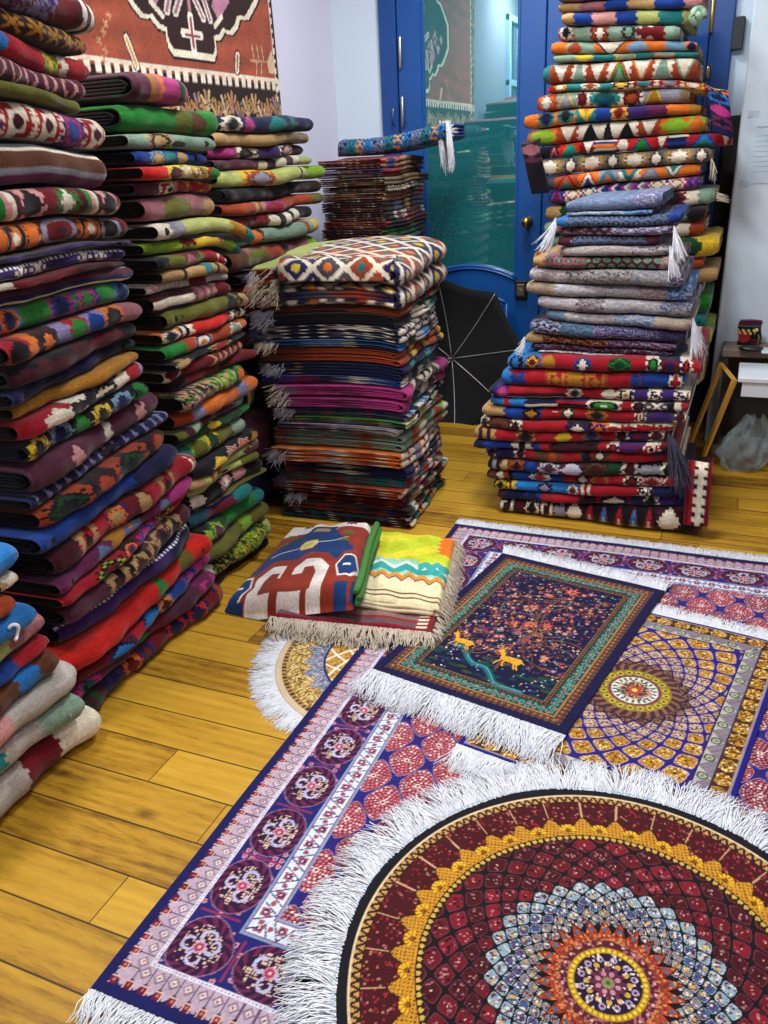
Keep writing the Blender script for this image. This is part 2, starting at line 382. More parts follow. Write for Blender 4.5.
TALL = '''
95 6 | S.R.3 F.Ruv.2 S.R.1 I.mwmwm.1.4 | crimson rug with purple band and white striped end
98 40 | x9 X.CM | dark brown rug with gold zigzag chain
98 60 | S.r.3 D.rB.1.2 S.r.2 D.rly.1.4 S.w.0.4 S.r.1.4 | red rug with blue and lime patches
89 84 | x8 A.Qp | maroon rug with pale pink chevrons
84 105 | S.j | plain olive green kilim
95 119 | x2 H.wrm.1 D.uPb.1 H.wrm.1 | pink, white and purple panelled rug
100 153 | B.EwcceiQi | grey brown rug with white lines
122 189 | x2 D.Rgw.1 I.mgpwm.1 D.pk.1 S.R.0.5 | crimson kilim with green and pink diamonds
130 214 | S.o.1 H.okw.1.7 S.o.0.6 O.meR.2.2 H.okw.1.6 O.mek.1.2 S.R.0.5 | orange kilim with dark red arched medallions
131 238 | B.mEum | thin burgundy and grey kilim
131 245 | S.u.1 X.uw.1 X.uw.1 S.u.1.4 X.uw.1 X.uw.1 S.u.1 e.W | purple kilim with white crosses and dotted line
131 259 | S.w.1 S.R.3 S.m.3 | burgundy kilim with rolled cream end
134 265 | B.wQQQnnw | dark brown kilim with white selvedge
136 279 | S.n.0.8 D.Bon.1.2 S.g.1.6 D.gPbn.1.4 D.bPg.1.2 S.g.1.2 D.gBn.1.4 | vivid green kilim with pink and blue figures
138 300 | D.rk.1 S.o.0.7 D.mko.1.6 S.v.0.8 D.rg.1 D.vb.1 D.ok.1.4 S.q.1.6 | rose kilim with orange hooks and lilac
138 321 | N.km.3 S.m.1 N.kRm.2 S.k.1 | black kilim with faded maroon blotches
140 338 | S.n.2 S.N.1 | plain navy blue kilim
140 352 | S.M | plain mustard yellow kilim
147 362 | S.r.1 N.rw.1.4 N.wk.1.2 S.k.0.6 N.Ekw.1.4 N.kw.1 S.r.1 S.v.0.6 | red and black kilim with white ragged steps
148 379 | x2 D.kyk.1 D.kzn.1 D.kg.0.7 | black kilim with yellow and blue triangles
168 389 | S.Q.1.5 N.Qp.0.5 S.Q.1.4 N.Qw.0.4 S.Q.1.2 N.Qp.0.4 S.Q.1 | plum brown kilim with small pink dashes
170 414 | x16 I.nnv | navy kilim with row of white slashes
165 428 | x2 D.OkGk.1.5 D.kmO.1 | black and green kilim with orange edging
172 443 | S.b.2 S.n.1 | plain royal blue kilim
188 454 | S.m.1.2 H.rdk.1.2 S.r.0.6 D.uod.0.9 S.R.0.6 D.Rd.0.6 S.r.0.6 H.rdk.1.1 S.r.1 A.rw.0.6 | crimson kilim with gold hooked figures
190 475 | S.i.2.2 D.if.0.8 S.M.0.8 D.of.0.6 S.f.0.6 S.i.1 D.if.0.6 S.P.1.8 | plum kilim with yellow and slate blocks
188 490 | S.r.1.6 D.rklkR.1.6 O.koi.0.8 D.RPbP.1.8 D.oklR.1 S.r.1.4 | red kilim with green edged diamonds
186 504 | S.Q.1.8 H.kdm.1 D.kdm.1 D.Qdm.0.8 D.dQk.0.8 D.Qdk.0.8 S.Q.0.6 | dark brown kilim with tan figures
196 519 | S.u.3 S.n.1 e.W | purple kilim with white beaded edge
209 535 | S.Z.4 D.Zg.0.7 S.Z.1 D.Oj.0.7 S.Z.1 | bright red kilim with small green leaves
213 555 | S.R.1 D.RnB.1.4 S.r.0.7 D.nB.1 D.Bok.0.8 S.b.1 D.PbP.1 S.P.1 | crimson kilim with bright blue patches
217 568 | D.iPT.1.2 S.Q.2 D.Qg.0.5 S.R.0.8 S.Q.2 H.iPm.1.2 | aubergine kilim with pink keyed ends
217 584 | I.GmGmn.1.2 D.nun.0.8 D.RoR.0.8 D.unR.0.6 S.R.0.8 D.nZn.1 D.nZn.1 S.R.0.6 D.nO.0.6 | dark red kilim with orange diamonds on navy
'''
def tl(x, z): return np.interp(z, [0, .15, .45, .8, 1.1, 1.25, 1.7], [0, -.03, -.055, -.03, 0., .012, .07])*np.clip(1-x/.6, 0, 1)*np.where(z < .2, np.clip(z*5, 0, 1), 1)
DYE_AND_SHADE[0] = 0.74
side_stack(TALL, -1.5, 0, 'the front left stack', 'rugs in the tall front left stack', 3, .55, .002, b0=1.31, tiltf=tl, yaw=.05, da=.03, cap='S.k.1 S.N.0.7 S.Q.0.5 S.k.1 S.C.0.7 S.m.0.6', loose=1.5, jit=.04, du=.0034)  # near-black end layers put the shade at the near ends into the colour

SECOND = '''
192 77 | S.Q.1.2 I.iMqo.1.4 S.P.1.4 D.PG.0.9 S.q.0.8 | magenta and rose rug with green spot
218 107 | S.g.2.4 S.j.0.5 D.gc.0.8 S.g.0.8 | bright green rug
213 134 | S.s.0.8 D.dkd.1.4 S.s.2 | sage green rug with tan patch
208 150 | S.b.0.8 D.bzd.1 D.bt.1 D.bd.0.8 S.b.1 | deep blue kilim with small pale figures
219 164 | S.Z.1.2 D.ykR.0.9 F.wRgy.2 D.rg.0.7 | red and yellow kilim with floral end
223 178 | S.Q.1.1 H.wrk.1.1 N.dr.0.8 D.yr.0.8 S.O.0.5 | brown kilim with white and red figures
227 191 | S.q.1 N.qj.1.6 S.q.1 N.qd.0.8 | dusty rose rug with olive patches
243 213 | S.w.0.8 S.e.0.7 S.x.2.6 S.M.0.7 S.t.0.5 | cream rug with drooping grey banded end
241 230 | S.l.1.6 N.lR.0.6 S.y.1.2 N.yR.0.4 S.l.0.8 S.t.0.5 | lime and yellow rug with dark red notches
230 245 | S.k.0.6 S.j.0.8 D.Rq.0.8 N.mj.0.8 S.r.1 D.wr.0.6 | dark kilim with red and olive blocks
226 259 | S.d.0.8 I.dCd.0.6 S.d.0.8 S.t.0.6 I.dCd.0.7 S.M.0.8 | tan kilim with teal block
232 269 | F.apw.2.4 S.R.0.8 S.a.1.8 | greige kilim with pale dotted part
230 279 | B.mmwwm.2 I.qpqpqp.1.4 S.R.0.8 | burgundy kilim with broad white stripe
243 292 | S.j.3 D.jk.0.7 D.kd.0.6 | olive kilim with black diamond end
250 306 | D.owk.0.7 I.kwkw.0.6 S.Z.2 H.kwd.1.2 | scarlet kilim with black and white end
250 318 | S.g.0.8 S.O.0.5 O.obw.0.9 S.O.0.9 D.Ows.0.9 S.o.0.7 | terracotta kilim with blue oval
245 333 | D.kd.0.6 S.k.1 D.kdr.1 S.k.0.8 | thin black kilim with tan specks
247 340 | D.wR.0.6 S.R.1 x1 A.Rd.0.6 A.Rd.0.6 A.Rd.0.6 | dark red kilim with tan chevrons
253 351 | D.mk.0.5 S.R.3 | plain crimson kilim
245 364 | F.dgpk.1.6 F.gkpl.1.6 D.kgo.0.8 | green and pink floral rug
257 377 | S.O.0.6 S.v.0.5 S.o.2 S.v.0.5 S.o.0.8 | orange kilim with lavender bands
255 394 | I.jms.0.8 D.sm.0.8 D.sQ.1 S.s.0.6 | grey green kilim with maroon bars
252 405 | S.G.1.6 D.Gy.0.5 S.G.1.3 S.g.0.5 | bottle green kilim
250 415 | S.t.0.8 D.lj.0.8 D.yG.0.6 S.j.1 S.s.0.8 | olive and teal kilim
261 427 | S.k.0.8 D.ky.1 D.kpd.1 D.kpo.0.9 D.kM.0.8 | black kilim with yellow and pink diamonds
258 440 | S.d.0.5 I.xOxO.0.8 S.x.1.2 N.xQ.0.8 | cream kilim with brown end
260 449 | S.x.2 S.j.0.7 | pale olive kilim
260 457 | D.kw.0.8 S.k.0.8 D.kpw.0.8 D.kp.0.8 S.k.0.8 | black kilim with white and pink specks
266 468 | I.kjCj.1 D.jC.0.6 S.j.2.4 | olive brown rug with dark bars
250 480 | S.T.0.8 N.bR.1 S.t.0.8 | teal and red kilim
267 484 | N.kl.0.8 D.Gli.0.9 S.G.0.6 S.g.2.2 S.t.0.8 | emerald green rug with soft rolled edge
268 502 | S.j.2 S.l.0.5 S.j.1 | plain moss green rug
272 516 | S.w.0.4 F.Glyk.1 F.lyjG.2 S.x.0.5 | yellow green floral rug
275 534 | S.C.3 S.k.1 | plain dark brown rug
275 550 | S.x | plain pale cream rug at the bottom
'''
DYE_AND_SHADE[0] = 0.74
side_stack(SECOND, -1.56, 0, 'the second left stack', 'rugs in the second left stack', 5, .5, .002, b0=2.0, name='folded_kilim', droops={7: (0, .045), 8: (0, .040), 9: (0, .032), 10: (0, .024), 11: (0, .016), 12: (0, .008)}, cap='x2 S.k.1 S.G.0.4 S.C.0.8 S.m.0.5 S.k.0.8', loose=1.5, jit=.04, du=.0042)  # dark end layers carry painted shade for this stack's near ends

THIRD = '''
311 118 | D.nwk.1 D.nP.0.7 S.n.0.5 D.nt.0.8 I.ntn.0.8 S.n.1.2 | black rug with teal figures and white zigzag
311 133 | S.d.2 S.D.1 | plain tan rug
308 145 | S.P.0.8 D.wk.0.7 S.u.0.7 D.wkp.0.7 S.m.0.6 | magenta, purple and white kilim
312 156 | S.Q.1 I.QwQwQw.1.2 S.x.0.5 | dark maroon kilim with white ticks
324 165 | S.x.0.6 D.yOe.1 S.x.0.8 I.xmx.0.5 S.l.0.8 | cream rug with orange and green figures
325 180 | S.k.1 I.kEkEk.1 S.C.0.8 | black brown rug
324 193 | S.O.0.8 I.dOd.0.4 D.Pr.0.6 S.O.1.2 S.j.0.5 | rust red rug with gold bands
315 206 | F.rRk.1.4 I.wkwkwk.1.4 S.k.0.4 | crimson kilim with black and white end
320 218 | D.gl.0.8 D.mo.0.5 S.s.1.6 I.sOs.0.5 S.y.0.6 | sage green rug with orange bands
315 234 | S.c.0.6 N.qj.1 N.qO.1 S.q.0.8 S.l.0.4 | rose and sage rug
315 257 | D.kuf.1 S.n.1 D.kp.0.6 | dark blue kilim with small figures
300 272 | S.O.2 D.Ok.1 | orange red kilim
300 300 | S.m.2 D.mo.1 | dark red kilim with orange spot
300 345 | x3 D.kd.1 S.k.0.6 | black and tan kilim
300 390 | S.Q.2 D.Qd.1 | brown red kilim
300 440 | x2 S.n.1 D.nk.1 | dark blue kilim
300 490 | S.k.2 D.kr.1 | black kilim at the bottom
'''
DYE_AND_SHADE[0] = 0.74
side_stack(THIRD, -1.75, 0, "the third left stack", 'rugs in the third left stack', 7, .33, .002, b0=2.70, cap='x2 S.k.1 S.G.0.5 S.C.0.6 S.R.0.3 S.k.0.8', loose=1.6, jit=.05)

FOURTH = '''
372 158 | D.rdb.1 D.rd.1 D.Rrk.1 | red rug with cream and blue diamonds
372 169 | D.br.0.6 S.r.0.6 D.Rd.1 S.R.0.8 | dark red rug with sky blue corner
372 178 | S.D.1 I.DcD.1 S.d.1 S.c.1 | tan brown rug
372 187 | F.Cdw.2 F.kda.1 | dark rug with cream flowers
372 194 | F.dwr.2 S.C.0.4 D.dr.1 | cream rug with red specks
372 204 | S.C.0.8 D.Cf.0.6 I.CdC.0.8 S.E.1 | dark brown rug with slate figures
372 215 | S.k.0.5 D.kwR.1 D.wR.0.6 S.R.0.8 D.Rw.0.5 | black and crimson rug with white figures
372 224 | D.rk.1 S.R.1 | crimson rug with black figures
372 232 | D.kg.1 D.Ggk.1 S.k.1 | black rug with green leaves
372 243 | S.s.0.8 D.st.0.8 S.t.0.8 S.k.0.6 | teal and pale green rug
372 256 | x3 D.kRk.1 S.m.1 | dark red rug
372 285 | x2 S.k.1 D.mk.1 | black and red rug
372 320 | S.m.2 S.R.1 | plain dark red rug
372 360 | S.k.2 S.C.1 | plain black brown rug
372 400 | S.m.2 S.R.1 | plain maroon rug
'''
DYE_AND_SHADE[0] = 0.62
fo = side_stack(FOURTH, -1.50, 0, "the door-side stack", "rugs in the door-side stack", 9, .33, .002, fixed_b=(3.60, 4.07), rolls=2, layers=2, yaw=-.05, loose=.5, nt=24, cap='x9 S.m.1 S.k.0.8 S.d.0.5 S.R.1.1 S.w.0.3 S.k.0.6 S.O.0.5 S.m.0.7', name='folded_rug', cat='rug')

MIDDLE = '''
400 262 | x2 D.Ewoy.1 D.nwy.1 D.Owt.1 | white lattice kilim with navy, yellow and orange lozenges
400 311 | S.O.1 D.Ot.1 S.k.0.6 D.OG.1 | rust and green kilim
400 317 | S.k.1 x3 D.kw.1 S.s.0.5 D.kt.0.8 | black kilim with green and white ends
400 328 | x5 D.nw.1 D.wk.1 | navy kilim with white bricks
400 343 | x2 S.B.1 D.yk.1 S.e.1 | slate blue kilim with yellow edge
400 351 | x3 S.O.1 D.Ok.0.6 D.My.0.8 | rust orange kilim
400 366 | x3 S.n.1 D.nt.1 D.Bk.1 | navy kilim with small teal figures
400 379 | x3 D.bw.1 D.yt.1 D.rk.0.8 | royal blue kilim with white bars
400 387 | S.P.0.8 D.wk.1 D.kw.0.8 D.wC.1 S.P.1 | bright magenta kilim
400 413 | x3 D.BwB.1 D.bk.0.7 D.tw.0.8 | blue and white kilim
400 421 | x3 D.gwl.1 D.Ow.0.8 S.k.0.4 | green, white and rust kilim
400 428 | x3 D.vw.1 D.QO.1 D.kd.0.7 | lilac and brown kilim
400 436 | x2 S.s.1 D.sO.1 D.lw.1 | pale green kilim with red bands
400 454 | x3 D.ow.1 D.rw.1 S.v.0.6 | orange kilim with cream bands
400 470 | x3 S.n.1 D.np.1 D.wk.0.5 | navy kilim with pink diamonds
400 482 | x3 D.tr.1 D.rw.1 S.t.0.6 | teal and red kilim
400 491 | x3 D.Ow.1 S.s.0.5 D.rk.1 | brick red kilim with white blocks
400 501 | x3 D.rk.1 D.td.1 S.w.0.4 | dark red kilim with teal blocks
400 511 | x3 S.C.1 D.tw.1 D.Ok.1 | brown and teal kilim
400 519 | x3 D.mw.1 D.kt.1 D.ko.0.6 | maroon kilim with white and teal diamonds
'''
def lattice(u, v):
    # white diagonal lattice over navy, yellow lozenges and rows of orange
    q = .005; U, Vv = np.floor(u/q)*q, np.floor(v/q)*q; a, b_ = U/.125+Vv/.15, U/.125-Vv/.15; fa, fb = a % 1-.5, b_ % 1-.5; band = np.floor((U+.02)/.125*1.0) % 3
    out = np.empty((len(u), 3)); out[:] = PAL['n']*1.5; out[band == 1] = PAL['O']; out[(band == 2)] = PAL['E']
    m = (np.abs(fa) < .17) & (np.abs(fb) < .17); out[m & (band == 0)] = PAL['y']; out[m & (band == 1)] = PAL['t']; out[m & (band == 2)] = PAL['o']
    out[(np.abs(fa) > .40) | (np.abs(fb) > .40)] = PAL['w']; out[v > .50] = PAL['x']; return out*(1+.12*(hsh(np.floor(u/.004), np.floor(v/.02))-.5))[:, None]
def b_stack_mid():
    """The middle stack: folds face +x, the layered cut ends face the camera."""
    R = rows(MIDDLE); rg = np.random.RandomState(21); zs = [on_b((r[0][0], r[0][1]), 2.72)[2] for r in R]+[.002]
    caps = ['x3 S.n.1 S.w.0.6 S.E.0.8 S.w.0.5 S.O.0.7', 'S.O.1 S.k.1 S.c.1', 'S.k.2 S.N.1', 'x7 S.k.1 S.w.0.8 S.n.0.6', 'S.k.1 S.y.0.3 S.f.1 S.n.1', 'S.O.3 S.c.1', 'S.n.3 S.T.0.3 S.n.1 S.d.0.3 S.n.1',
            'S.b.1 S.w.0.5 S.k.1 S.r.0.6 S.b.1', 'S.P.2 S.i.1 S.P.2 S.v.0.6', 'x3 S.Q.1 S.j.0.5 S.k.1 S.O.0.6', 'x3 S.k.1 S.v.0.4 S.d.0.6 S.c.1', 'x4 S.w.0.4 S.O.0.8 S.k.1 S.m.1',
            'x3 S.s.2 S.O.0.8', 'x3 S.o.1 S.w.0.7 S.z.0.4 S.O.1', 'S.n.2 S.w.0.3 S.N.2 S.r.0.3', 'x5 S.t.0.7 S.r.0.6 S.G.0.5', 'x4 S.O.1 S.w.0.5 S.m.0.8', 'x4 S.R.1 S.o.0.5 S.k.1', 'x4 S.k.1 S.b.0.5 S.O.0.5', 'x4 S.m.1 S.w.0.4 S.k.0.8 S.t.0.4']
    for k, (nums, spec, look) in enumerate(R):
        z1, z0 = zs[k], zs[k+1]+.0025; h = z1-z0
        b0 = 2.72+(rg.rand()-.5)*.03; w = .50+.04*rg.rand()+.05*(k == 0); dp = .53+(rg.rand()-.5)*.06+(.03 if k < 9 else 0)
        top = .05*max(0, 1-k/9)
        o = folded('folded_kilim', lattice if k == 0 else spec, caps[k], w, h, dp, 2100+k, 2, 2, lambda x, y, z, z0=z0: (.004*np.sin(x*11+(z+z0)*9)+.05*np.clip((z+z0-.5)/.45, 0, 1)*.55*(x/.5)+.012*(z+z0)*np.sin(y*7)-.012*(z+z0)*np.exp(-(y/.05)**2))*np.minimum(1, (z+z0)*6), nt=40 if k == 0 else 22, du=.005)
        o.location = (-1.10+(rg.rand()-.5)*.016+.02*(k in (0, 8)), b0, z0); o.rotation_euler = (0, 0, PI/2+.05+(rg.rand()-.5)*.03)
        tag(o, label_of(look, k, 'the middle stack'), 'kilim', 'rugs in the middle stack')
        if k == 0:
            flap(o, 'draped_edge', [(.07, .03, h+.012), (.0, .03, h+.010), (-.022, .03, h-.012), (-.026, .03, h-.060)], (0, 1, 0), .43, lambda u_, v_: lattice(v_+.3, u_*1.3+.02), 6, label='draped edge with white zigzag on navy')
        if k in (0, 1, 2, 3, 4, 6, 8, 9, 13, 15, 17):   # knotted ends hanging at the left corner
            rts = []
            for j in range(46 if k else 90):
                yy = dp-rg.rand()**1.6*(.07 if k else .11); g = math.sin(yy*260+k)*.5
                rts.append(((-.008-.004*rg.rand(), yy, h*(.2+.7*rg.rand())), (-.5-.5*rg.rand(), .55+g+.4*rg.rand(), -.5-.9*rg.rand()), .022+.028*rg.rand()+(.012 if k == 0 else 0)))
            for j in range(34):
                rts.append(((.16*rg.rand()**2, dp-.004, h*(.2+.7*rg.rand())), (-.5+.6*rg.rand(), 1, -.9*rg.rand()), .03+.03*rg.rand()))
            strands('fringe', rts, (YARN_C, YARN_G, YARN_G, YARN_D)[k % 4], o, r=.0015, seed=k, curl=.6)
DYE_AND_SHADE[0] = .72
b_stack_mid()

LIGHT = '''
16 540 | S.d.3 S.w.0.5 S.B.1.3 | sky blue and tan dhurrie
17 571 | S.d.2.6 S.w.0.6 S.B.0.9 S.w.0.3 | turquoise dhurrie with cream steps
13 592 | S.d.1 S.O.2 | coral red dhurrie
32 603 | S.d.2.2 S.p.0.7 S.B.1.5 | turquoise and pink dhurrie with white loop
52 613 | S.q.2.2 B.qxxGG.1.4 B.qqqGG.0.9 | rose dhurrie with pale yellow bar
55 637 | S.d.1.6 S.p.0.8 S.w.0.35 S.b.1.1 S.r.0.9 | navy, crimson and pink dhurrie
62 650 | S.d.1.6 S.w.1 S.c.0.8 S.B.0.5 S.c.0.4 | cream and turquoise dhurrie with brown blocks
79 663 | S.b.2 S.p.1.1 S.a.1.6 | pale grey and lilac dhurrie
77 694 | S.t.1.8 B.attas.0.9 S.a.0.8 S.s.0.8 | mint and grey dhurrie
97 706 | S.e.1.2 S.a.1.5 S.R.0.7 S.w.0.8 | beige and dark red dhurrie at the bottom
'''
DYE_AND_SHADE[0] = 0.9
lo = side_stack(LIGHT, -1.40, 0, 'the pale corner stack', 'rugs in the pale corner stack', 11, .5, .002, b0=.62, name='folded_dhurrie', cat='dhurrie', jit=.012, loose=1.4, du=.004)
def loop_part(o):
    mb = MB(); w = o.dimensions.x
    mb.tube([(.47+.012*math.cos(t)*1.0, -.012-.004*math.sin(t*2), .022+.018*math.sin(t)) for t in np.linspace(-1.9, 2.4, 14)], .004, 8)
    mb.build('binding_loop', YARN_W, o, True)['label'] = 'white binding loop'
loop_part(lo[3])

# stacks whose folds face the camera.  Rows: left x, left y, right x, right y of each rug's top
def front_stack(txt, b_face, where, group, seed, depth, base_z, name, cat, mat=None, rz=0., layers=3, depth2=None, nt=5, du=.0042, wave=.004, droops={}):
    R = rows(txt); rg = np.random.RandomState(seed); obs = []
    ZL = [on_b((r[0][0], r[0][1]), b_face)[2] for r in R]; ZR = [on_b((r[0][2], r[0][3]), b_face)[2] for r in R]
    zs = [(p+q)/2 for p, q in zip(ZL, ZR)]+[base_z]
    for k in range(1, len(zs)): zs[k] = min(zs[k], zs[k-1]-.008)
    SL = [np.clip((q-p)/max(.3, on_b((r[0][2], r[0][3]), b_face)[0]-on_b((r[0][0], r[0][1]), b_face)[0]), -.09, .09) for p, q, r in zip(ZL, ZR, R)]
    zk = np.array(zs[:-1])[::-1]; sk = np.convolve(np.pad(np.array(SL)[::-1], 1, 'edge'), [.25, .5, .25], 'valid')
    tfun = lambda z: np.interp(z, np.concatenate([[base_z], zk]), np.concatenate([[0. if base_z < .1 else sk[0]*.5], sk])); am = np.mean([(on_b((r[0][0], r[0][1]), b_face)[0]+on_b((r[0][2], r[0][3]), b_face)[0])/2 for r in R])
    for k, (nums, spec, look) in enumerate(R):
        z1, z0 = zs[k], zs[k+1]+.0025
        aL = on_b((nums[0], nums[1]), b_face)[0]; aR = on_b((nums[2], nums[3]), b_face)[0]; w = aR-aL
        wob = lambda x, y, z, z0=z0, aL=aL: tfun(z+z0)*(x+aL-am)+(wave*np.sin((x+aL)*7+(z+z0)*5+seed)+.0025*np.sin((x+aL)*17+(z+z0)*9))*np.minimum(1, (z+z0)*6)
        o = folded(name, spec, default_cap(spec, rg), w, z1-z0, depth*(.96+.05*rg.rand()), seed*100+k, layers, 1, wob, nt=24 if k == 0 else nt, mat=mat, du=du, droop=droops.get(k, (0, 0)))
        o.location = (aL, b_face+(rg.rand()-.5)*.016, z0); o.rotation_euler = (0, 0, rz+(rg.rand()-.5)*.02)
        tag(o, label_of(look, k, where), cat, group); obs.append(o)
    return obs

RED = '''
507 355 700 363 | D.BkB.0.7 D.BRyR.0.7 D.rM.0.7 S.r.0.7 D.rbw.0.8 S.r.0.5 D.rGgG.1.1 S.r.0.5 D.wkg.0.5 D.nRn.0.8 D.wkr.0.4 S.r.0.3 | red rug with blue end and green dotted arch
501 369 684 377 | S.B.0.4 N.rb.0.6 S.r.0.8 H.rMM.1 S.M.0.6 H.rMM.1 S.r.0.8 D.rb.0.4 S.b.1 D.bwr.0.6 | red rug with gold hooks and blue ends
490 386 690 393 | S.n.0.3 D.uP.0.5 B.rrmw.2.4 D.rwk.0.7 S.r.0.7 D.rw.0.7 H.wkM.0.6 S.u.0.6 H.wku.0.5 S.u.0.5 H.wku.0.5 | crimson rug with cream squares on purple
490 397 688 405 | S.B.0.7 S.r.0.3 S.B.0.7 B.knwk.1.5 B.brkr.1.4 O.wkg.1.5 S.r.0.5 D.wkm.0.5 X.Ew.1 I.kwr.0.8 | bright blue and red rug with white rosette
482 406 686 414 | S.d.1 S.b.0.8 D.bkM.0.9 S.r.0.8 D.rGw.0.7 S.r.0.4 D.rMk.1 S.r.1.1 H.wkr.0.4 D.Eu.1.2 D.wm.0.4 | red rug with sand coloured corner
480 418 673 425 | D.wkm.0.3 O.mcc.1 D.wkm.0.4 S.r.1.8 D.kuw.1 D.ouo.0.6 N.wr.2.4 | dark red rug with long cream bar
474 429 664 433 | I.dmdmd.1 S.r.1 D.dck.0.8 S.r.0.9 D.ry.0.8 S.r.0.4 D.bMb.0.8 S.r.0.6 D.wkm.0.5 D.muR.0.9 D.wm.0.6 | red rug with slanting sand stripes
474 442 669 442 | S.n.0.5 S.b.1.2 I.wkw.0.8 D.ub.0.4 S.r.0.4 N.km.2 S.r.0.4 D.wkr.0.4 D.uRu.1 H.wrk.0.6 S.R.0.3 | dark blue and crimson rug
485 450 677 453 | D.wkm.0.5 D.nun.1 D.wkm.0.5 S.r.0.5 I.ccOc.1.4 S.r.0.9 D.Gk.0.5 D.rGw.0.7 D.Gr.0.7 S.r.1.4 B.Er.0.8 S.r.0.2 | red rug with cream diamonds and green crosses
487 462 676 464 | I.kek.0.6 D.cd.0.4 D.cOk.0.7 D.nb.0.6 x1 D.QhQ.1 D.Qh.1 D.kcm.1 S.G.0.6 D.wm.0.6 N.ke.1 D.wk.0.5 | dark brown rug with grey figures
486 473 678 477 | D.kc.0.5 I.wOk.0.7 S.b.0.7 D.bwr.1 S.b.0.5 S.r.0.5 D.rkw.0.7 D.rMr.0.8 S.r.0.6 D.wkR.0.6 D.mpR.1 D.wr.0.5 | red and blue rug with orange rosette
493 482 674 489 | D.kyk.0.6 I.yRy.0.4 S.B.1 D.Bkv.0.8 S.B.0.6 D.BwR.0.5 I.rwrwr.0.7 S.r.1.8 H.wkn.0.5 S.n.1 | sky blue and red rug with yellow fishbone end
497 494 686 499 | S.m.0.3 S.n.1 D.bn.0.8 D.cr.0.5 S.r.1.2 D.rmk.1 D.rnw.1.4 S.n.0.6 D.wGk.0.6 S.u.0.7 S.n.0.5 | red and navy rug with white leaf
498 502 703 513 | H.kwm.0.7 S.m.0.4 D.mwk.0.7 H.mwk.0.6 N.ke.0.5 D.mw.0.7 x1 T.kRrh.0.6 T.kRBh.0.6 T.kRrw.0.6 T.kRBh.0.6 T.kRrw.0.6 D.mw.0.9 S.k.0.5 S.R.0.3 | dark maroon rug with cream figures at the bottom
'''
DYE_AND_SHADE[0] = 0.85
ro = front_stack(RED, 2.97, 'the red stack', 'rugs in the red stack', 13, .66, .002, 'folded_rug', 'rug', rz=0)
GREY = '''
566 203 662 189 | G.fvz.2 G.fhv.1 | pale blue rug with raised corner
566 211 652 210 | G.zfh.2 G.zb.1 | light blue grey rug
557 217 680 213 | S.B.0.3 P.nfz.3 S.b.0.3 | deep blue rug with scalloped pattern
558 227 671 226 | G.qvQh.1 P.vQh.1 G.vhQ.2 | mauve rug with tile pattern
558 237 660 234 | S.Q.0.5 P.kfv.2.4 S.Q.0.4 | burgundy rug with pale blue scallops
560 247 668 244 | G.adh.2 G.aQh.1 | beige grey rug with white fringe
533 257 682 256 | S.d.0.3 P.Eqs.1.2 P.sQg.2 G.qa.0.6 | sage green and rose rug with arched tiles
530 269 684 270 | G.aqh.1 G.aeE.2 G.aef.1 G.ufh.0.4 | grey rug with fine flowers
526 284 692 287 | G.aDd.0.7 G.aeh.2 G.avq.0.6 G.Bfh.0.6 | silver grey rug with blue end
538 297 692 303 | G.aeh.0.9 G.eaQ.0.6 G.aeh.1.2 G.afb.0.6 | grey lavender rug
546 312 692 317 | G.zf.0.5 G.aeh.1.2 G.afB.1 G.aed.0.8 | pale grey rug with blue flowers
530 321 686 331 | G.nfh.0.8 G.ftT.0.8 G.uevf.1.6 G.ufE.0.6 | slate blue rug with white flowers
525 336 676 344 | S.d.0.4 G.Rmd.1.6 G.Qmv.1.6 | burgundy rug with sand coloured end
530 347 674 350 | G.Qvk.2 G.kvQ.1 | dark mauve speckled rug
538 353 690 357 | G.hWe.2 G.hWv.1 | white speckled rug at the bottom
'''
zred = on_b((507, 355), 2.97)[2]*.5+on_b((700, 363), 2.97)[2]*.5+.014
DYE_AND_SHADE[0] = 0.74
gr = front_stack(GREY, 3.03, 'the grey stack', 'rugs in the grey stack', 15, .50, zred, 'folded_rug', 'rug', mat=SILK)
